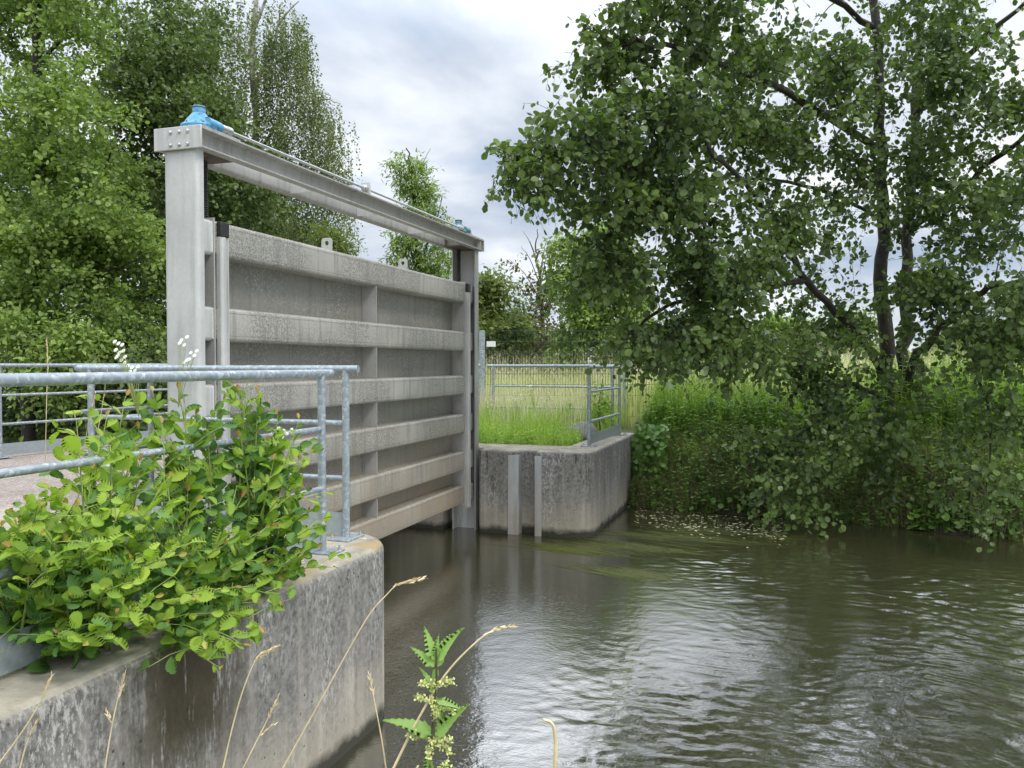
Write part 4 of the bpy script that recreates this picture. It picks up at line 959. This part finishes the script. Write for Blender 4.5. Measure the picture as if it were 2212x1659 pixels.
# lawn on the far wall's island
k1 = lambda x, y: (x < -2.86) & (y > 11.0)
lawn_a = scatter(26000, (-6.5, -2.86), (11.02, 15.2), k1); lawn_a = lawn_a[RNG.random(len(lawn_a)) < .35 + .65 * (vnoise(lawn_a[:, 0] * 2.2 + 30, lawn_a[:, 1] * 2.2, 31) > .45)]
lawn_c = scatter(14000, (-6.5, -2.86), (11.3, 15.2), k1); lawn_c = lawn_c[vnoise(lawn_c[:, 0] * 3 + 9, lawn_c[:, 1] * 3, 33) > .6]
stuff('lawn_grass', merge([blades(lawn_c, .42, .008, .8, 1.0), blades(lawn_a, .20, .008, .9, 1.0), blades(scatter(9000, (-6.5, -2.86), (12.3, 15.3), k1), .45, .007, .5)]), M_GRASS, 'short bright green grass behind the far concrete wall', 'grass')
stuff('lawn_herbs', herbs(scatter(1500, (-6.3, -2.86), (11.05, 13.5), k1), .26, 5, .05, T_ROUND, .9), M_GRASS, 'low leafy weeds among the grass on the far wall', 'weeds')
stuff('lawn_seed_stalks', blades(scatter(3500, (-6.5, -2.86), (12.0, 15.2), k1), .75, .005, .4), M_DRY, 'thin pale seed stalks standing in the lawn behind the far wall', 'grass')
# meadow
k2 = lambda x, y: (y > 14.6 + .12 * x) & (x < 14)
mp1 = scatter(26000, (-9, 6), (14.8, 26), k2); mp2 = scatter(20000, (-22, 16), (25, 48), k2)
stuff('meadow_grass', merge([blades(mp1, .85, .010, .9, 1.2), blades(mp2, .9, .022, .4)]), M_MEADOW, 'tall yellow-green meadow grass beyond the wire fence', 'grass')
stuff('dry_grass', merge([blades(scatter(9000, (-9, 4), (17, 26), k2), 1.22, .009, .9, 1.2), blades(scatter(9000, (-22, 16), (26, 46), k2), 1.15, .02, .35)]), M_DRY, 'tall straw coloured seeding grass in the meadow', 'grass')
# bank vegetation
def bank(lo, hi, xr=(-2.34, 4.6)):
    return lambda x, y: (y > far_bank(x) + lo) & (y < far_bank(x) + hi)
nb1 = scatter(2600, (-2.3, 5.2), (12, 19), bank(1.0, 4.5))
shade_side = nb1[:, 0] < 1.2  # shaded side keeps the plain leaf; the rest takes the sunlit colour
stuff('bank_nettles', herbs(nb1[shade_side], 1.05, 11, .10), M_NETTLE, 'tall green nettles on the right bank left of the alder trunk', 'nettles')
stuff('bank_nettles', herbs(np.concatenate([nb1[~shade_side], scatter(1300, (1.5, 7), (12.5, 19), bank(1.4, 5))]), 1.15, 12, .11), M_NETTLE_LIT, 'bright yellow-green nettles on the bank at the right edge', 'nettles')
bl = scatter(26000, (-2.32, 5.0), (11.2, 15), bank(-.22, 1.5))[:5200]
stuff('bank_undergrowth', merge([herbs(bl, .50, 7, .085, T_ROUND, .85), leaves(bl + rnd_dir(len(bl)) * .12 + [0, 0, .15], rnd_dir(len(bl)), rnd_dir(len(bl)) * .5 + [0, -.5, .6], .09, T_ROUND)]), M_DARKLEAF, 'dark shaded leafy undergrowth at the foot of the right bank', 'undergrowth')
gb_ = scatter(30000, (-2.32, 5.0), (11.2, 14), bank(-.2, .9))
Vg, Qg = blades(gb_, .5, .008, 1.6, 1.5)
stuff('bank_grass', (Vg, Qg), M_DEADBL, 'dead and drooping grass hanging over the dark waterline', 'grass')
stuff('bank_grass', blades(scatter(7000, (-2.32, 5.0), (12.3, 15), bank(.3, 2.0)), .55, .009, 1.0, 1.0), M_NETTLE, 'green grass tufts halfway up the right bank', 'grass')
# plants on the near side of the path and at the camera's bank
stuff('path_edge_grass', merge([blades(scatter(2600, (-3.6, -2.9), (.5, 3.9)), .32, .006, .7), blades(scatter(900, (-2.86, -2.66), (.5, 4.2)) * [1, 1, 1] + [0, 0, .04], .22, .005, .8), blades(scatter(1500, (-9.3, -8.9), (3.5, 10.6)), .25, .008, .7)]), M_GRASS, 'thin grass along the path edges behind the near railing', 'grass')
stuff('near_bank_grass', blades(scatter(3000, (-2.2, 3.0), (-1.2, .75)), .22, .006, .8), M_GRASS, 'low grass on the bank at the viewpoint', 'grass')

# climbing leaves tumbling over the end of the far wall
n = 1100; zz = RNG.random(n); Pc = np.column_stack([-2.33 + RNG.random(n) * .5, 13.0 + RNG.random(n) * .7, .15 + zz * 1.1])
stuff('ivy', leaves(Pc, rnd_dir(n) * .6 + [0.1, -.2, -.6], rnd_dir(n) * .6 + [.2, -.9, .3], .085, T_ROUND), M_DARKLEAF, 'dark creeper leaves tumbling down beside the end of the far wall', 'creeper')

# leafy shrub at the wall end, in front of the fence
sk = [([np.array([-2.75, 12.75, 1.05]), np.array([-2.8, 12.75, 1.5]), np.array([-2.75, 12.8, 2.0])], .012, .004)]
tree('small_shrub', 'small dark leaved shrub growing beside the corner of the far railing', sk, [(np.array([-2.8, 12.8, 1.6]), (.18, .18, .4), 34), (np.array([-3.3, 12.7, 1.4]), (.1, .1, .4), 10)], M_NETTLE, M_TWIG, 'shrub', leaf=.06, nsh=3, lps=6, shl=.15, up=.3, T=T_POINT)

# ------------------------------------------------------------------ water weed and floating leaves
def weed(cx, cy, n, length, spread, ang):
    s = np.column_stack([cx + RNG.normal(size=n) * spread[0], cy + RNG.normal(size=n) * spread[1], np.full(n, .0045)])
    a = R(ang) + RNG.normal(size=n) * .16; d = np.column_stack([np.cos(a), np.sin(a), np.zeros(n)]); L = length * (.4 + .8 * RNG.random(n))
    w = np.column_stack([-d[:, 1], d[:, 0], np.zeros(n)]) * .0035
    m1 = s + d * (L * .5)[:, None] + w * RNG.normal(size=(n, 1)) * 6; e = s + d * L[:, None]
    s = s.copy(); s[:, 2] = .0005; e[:, 2] = .001
    V = np.stack([s - w, s + w, m1 + w, m1 - w, e + w * .3, e - w * .3], 1).reshape(-1, 3)
    Q = (np.arange(n)[:, None, None] * 6 + np.array([(0, 1, 2, 3), (3, 2, 4, 5)])[None]).reshape(-1, 4)
    return V, Q
def wat(x, y): 
    dirv = at(x, y, 1.0) - camp; return camp + dirv * (EYE / -dirv[2])
ws = []
for (x, y, n, L, sp, a) in ((1200, 1190, 900, 1.1, (.25, .10), 162), (1320, 1180, 900, 1.3, (.35, .12), 165), (1300, 1240, 700, 1.0, (.25, .08), 155), (1420, 1160, 900, 1.2, (.5, .12), 170), (1560, 1150, 600, 1.2, (.5, .12), 175)):
    p = wat(x, y); ws.append(weed(p[0] + .5, p[1], n // 6, L * .8, sp, a))
stuff('water_weed', merge(ws), M_WEED, 'streaming green water weed on the river surface by the far wall', 'water weed')
n = 520; t = RNG.random(n); base = np.array([wat(1370 + 330 * a_, 1112 + 40 * a_ + 14 * b_) for a_, b_ in zip(t, RNG.normal(size=n))]); base[:, 2] = .008
dd = rnd_dir(n); dd[:, 2] = 0
stuff('floating_leaves', leaves(base, norm(dd), np.tile([0, 0, 1.0], (n, 1)), .018 + .045 * RNG.random(n) ** 3, T_ROUND), M_FLOAT, 'scattered pale floating leaves and debris on the water by the far bank', 'floating leaves')

# ------------------------------------------------------------------ foreground plants (on the near bank, about a metre and a half away)
def stemobj(label, pts, r=.0012, heads=(), d0=1.45, name='dry_grass_stem', group='dry grass stems in the foreground'):
    P = [at(*p) for p in pts]; g = P[0].copy(); g[2] = max(float(ground_h(np.array([g[0]]), np.array([g[1]]))[0]), .3) - .02
    th = thing(name, g, label, 'grass stem', group)
    cc_ = catmull(P, 8); c = np.vstack([np.linspace(g, cc_[0], 5)[:-1], cc_]); c2 = MB().tube(c, np.linspace(r * 1.3, r * .55, len(c)), 6); c2.build('stem', M_STRAW, th, ang=70)
    hd = MB(); k = max(3, len(cc_) // 3)
    tipc = c[-k:]
    # the seed head: overlapping small husks round the last part and side spikelets
    L = np.concatenate([[0], np.cumsum(np.linalg.norm(np.diff(tipc, axis=0), axis=1))])
    n = int(L[-1] / .0035); s = np.linspace(0, L[-1], n); pp = np.stack([np.interp(s, L, tipc[:, i]) for i in range(3)], 1)
    dirn = norm(np.gradient(pp, axis=0)); q = norm(dirn + rnd_dir(n) * .45)
    parts = [leaves(pp, q, rnd_dir(n), .011, T_POINT, .009)]
    for (f, l, sd) in heads:
        i = int(f * (len(c) - 1)); tn = norm(c[min(i + 1, len(c) - 1)] - c[i - 1]); dr = norm(tn * .8 + RGT * sd * .6); m_ = int(l / .003); t_ = np.linspace(0, 1, m_)[:, None]
        ps = c[i] + dr * l * t_; Vs, Qs = leaves(ps, norm(dr + rnd_dir(m_) * .4), rnd_dir(m_), .010, T_POINT, .008); quad_obj('spikelet', Vs, Qs, M_STRAW, th)
    V, Q = merge(parts); quad_obj('seed_head', V, Q, M_STRAW, th)
    return th
stemobj('long bent straw stem crossing the near wall edge, its tip over the water', [(600, 1680, 1.5), (700, 1500, 1.5), (790, 1340, 1.5), (835, 1285, 1.5), (860, 1262, 1.5), (884, 1257, 1.5)], heads=((.80, .03, 1), (.86, .045, 1), (.9, .03, 1)))
stemobj('straw stem leaning right behind the green nettle, its tip over the bright reflection', [(835, 1690, 1.4), (900, 1560, 1.4), (960, 1460, 1.4), (1020, 1395, 1.4), (1065, 1362, 1.4), (1108, 1353, 1.4)], .002, heads=((.84, .03, 1),))
stemobj('short upright straw stem just left of the nettle by the wall corner', [(838, 1690, 1.45), (825, 1600, 1.45), (808, 1510, 1.45), (799, 1460, 1.45)])
stemobj('single pale fluffy grass head hooked over at the bottom centre of the water', [(1196, 1700, 1.3), (1200, 1620, 1.3), (1197, 1575, 1.3), (1189, 1560, 1.3), (1178, 1556, 1.3)], .003)
stemobj('branched straw stem in front of the wall with spikelets to the right', [(475, 1690, 1.5), (500, 1580, 1.5), (522, 1500, 1.5), (545, 1440, 1.5), (560, 1415, 1.5), (580, 1407, 1.5)], heads=((.7, .045, 1), (.8, .04, 1)))
stemobj('thin straw stem low in front of the wall, right of the branched one', [(505, 1700, 1.45), (545, 1620, 1.45), (575, 1560, 1.45), (600, 1508, 1.45)], heads=((.6, .03, 1),))
stemobj('pale upright straw stem in front of the wall at lower left', [(222, 1690, 1.4), (238, 1590, 1.4), (252, 1520, 1.4), (270, 1458, 1.4)], heads=((.55, .02, -1),))
stemobj('brownish straw stem leaning right at the bottom left corner', [(-10, 1660, 1.35), (45, 1585, 1.35), (85, 1520, 1.35), (110, 1462, 1.35)])
stemobj('short straw stem at the very bottom left, with a bent head', [(35, 1700, 1.35), (48, 1640, 1.35), (60, 1600, 1.35), (80, 1555, 1.35)])
# tall stems by the near railing
for lab, pts in (('tall thin straw stem rising above the railing at the left edge', [(96, 1160, 3.3), (98, 1000, 3.3), (101, 850, 3.3), (103, 790, 3.3), (101, 735, 3.3)]),
                 ('thin straw stem leaning right above the near top rail', [(186, 1130, 3.4), (200, 1000, 3.4), (222, 870, 3.4), (232, 800, 3.4)]),
                 ('thin straw stem leaning between the railings at the left', [(160, 1150, 3.5), (175, 1020, 3.5), (190, 920, 3.5), (207, 850, 3.5)])):
    stemobj(lab, pts, .0016, group='dry grass stems by the railing')

# stinging nettle
nt_ = thing('nettle_plant', at(945, 2100, 1.4), 'green nettle with yellowish flower tassels in front of the river at bottom centre', 'nettle')
nt_.location.z = .66
c = catmull([np.array([*at(950, 2000, 1.4)[:2], .64]), at(932, 1760, 1.4), at(930, 1659, 1.4), at(935, 1560, 1.4), at(942, 1470, 1.4), at(942, 1400, 1.4)], 8)
MB().tube(c, np.linspace(.003, .0016, len(c)), 8).build('stem', M_DSTEM, nt_, ang=70)
M_NLEAF = leafmat('nettle_leaf', [(0, (.17, .30, .07)), (1, (.27, .41, .12))], .35, .5, 1.2)
lp, ld, ln, ls = [], [], [], []
def nl(x, y, tx, ty, dd=0):
    a = at(x, y, 1.4); b = at(tx, ty, 1.4 + dd); lp.append(a); ld.append(norm(b - a)); ls.append(np.linalg.norm(b - a)); ln.append(norm(np.array([.1, -.5, 1.0]) + RNG.normal(size=3) * .15))
for a in ((938, 1425, 918, 1358), (944, 1425, 985, 1362), (942, 1420, 968, 1370), (938, 1440, 892, 1398), (946, 1440, 958, 1385), (940, 1420, 945, 1375), (946, 1445, 930, 1480), (942, 1500, 914, 1445), (944, 1512, 994, 1525), (942, 1505, 950, 1560),
          (935, 1585, 842, 1550), (940, 1590, 998, 1525), (934, 1600, 915, 1640), (928, 1672, 922, 1620), (930, 1680, 968, 1650), (926, 1690, 890, 1670)): nl(*a, dd=random.uniform(-.03, .03))
def ser_leaf():
    V, Q = serrated(8, .22, .04); V = V.copy()
    for i in range(len(V)):
        y = min(V[i][1], 1.03)
        if i > 8: V[i][0] = math.copysign(.21 * max(.01, (1.03 - y)) ** .85 * min(1, y * 5 + .08) * (1.12 if (i - 9) % 17 % 2 else .9), V[i][0] or 1)
        V[i][2] -= .16 * y * y
    return fix_degenerate((V, Q))
ls = np.array(ls)
V, Q = leaves(np.array(lp), np.array(ld), np.array(ln), ls * 1.1, ser_leaf(), ls * 1.15)
quad_obj('leaves', V, Q, M_NLEAF, nt_)
for (x, y, tx, ty) in ((942, 1478, 905, 1470), (944, 1478, 980, 1462), (940, 1520, 896, 1494), (944, 1520, 975, 1525), (940, 1520, 940, 1545), (936, 1600, 882, 1575), (938, 1600, 978, 1590), (930, 1612, 925, 1625), (936, 1604, 976, 1618), (928, 1690, 900, 1655), (930, 1690, 965, 1640)):
    a = at(x, y, 1.4); b = at(tx, ty, 1.39); tt_ = np.linspace(0.0, 1, 90)[:, None]
    fp = a + (b - a) * tt_ - np.array([0, 0, .008]) * tt_ ** 2 + RNG.normal(size=(90, 3)) * .0026
    V, Q = leaves(fp, rnd_dir(90), rnd_dir(90), .0062, T_SMALL, .0066); quad_obj('flower_tassel', V, Q, M_FLOWER, nt_)

# white fleabane flowers among the railings
def fleabane(label, root, heads, d, group='white wildflowers by the railing'):
    b = at(*root, d); th = thing('white_flower', b, label, 'flower', group)
    for (x, y) in heads:
        e = at(x, y, d + random.uniform(-.06, .06)); c = catmull([b, (b * .45 + e * .55) + np.array([0, 0, .01]), e], 4)
        sm = MB().tube(c, np.linspace(.0022, .001, len(c)), 4, caps=False).build('stem', M_GSTEM, th, ang=70)
        a_ = np.linspace(0, 2 * math.pi, 12, endpoint=False)
        V, Q = leaves(np.tile(e, (12, 1)) + [0, 0, .0005], np.column_stack([np.cos(a_), .45 * np.sin(a_), .7 * np.sin(a_) + .0]), np.tile([.35, -.9, .6], (12, 1)), .012, T_SMALL, .010)
        quad_obj('petals', V, Q, M_PETAL, sm)
        MB().lathe((e[0], e[1], e[2]), [(.001, -.001), (.004, 0), (.003, .003), (.001, .004)], 6).build('flower_centre', M_FLOWER, sm)
fleabane('white flower cluster above the top rail just left of the steel column', (300, 900), [(x, y) for x, y in ((248, 738), (256, 742), (264, 745), (250, 756), (258, 762), (266, 758), (252, 772), (262, 778), (270, 771), (276, 790), (285, 794), (292, 800), (281, 803), (298, 792), (270, 783), (255, 768))], 3.9)
fleabane('white flowers in front of the left steel column', (385, 880), [(x, y) for x, y in ((392, 735), (404, 728), (398, 745), (388, 741), (412, 762), (420, 768), (404, 778), (398, 783), (425, 758), (409, 776))], 4.0)
fleabane('white flowers behind the sapling between its top and the post', (590, 1050), [(x, y) for x, y in ((586, 938), (602, 925), (613, 930), (620, 937), (565, 955), (552, 942), (630, 928), (640, 945), (600, 950), (575, 970), (610, 945))], 4.5)
for i in range(5):
    rx = (1120, 1155, 1178, 1060, 1070)[i]; ry = (865, 850, 870, 880, 895)[i]
    fleabane(('small white flower tuft left in the long grass behind the far wall', 'small white flower tuft in the middle of the long grass', 'small white flower tuft under the pipe rail', 'small white flower tuft next to the far column', 'low white flower tuft near the grass edge by the far column')[i],
             (rx, ry + 40), [(rx + random.uniform(-16, 16), ry - 12 + random.uniform(-14, 14)) for _ in range(9)], 13.3, 'white wildflowers behind the far wall')
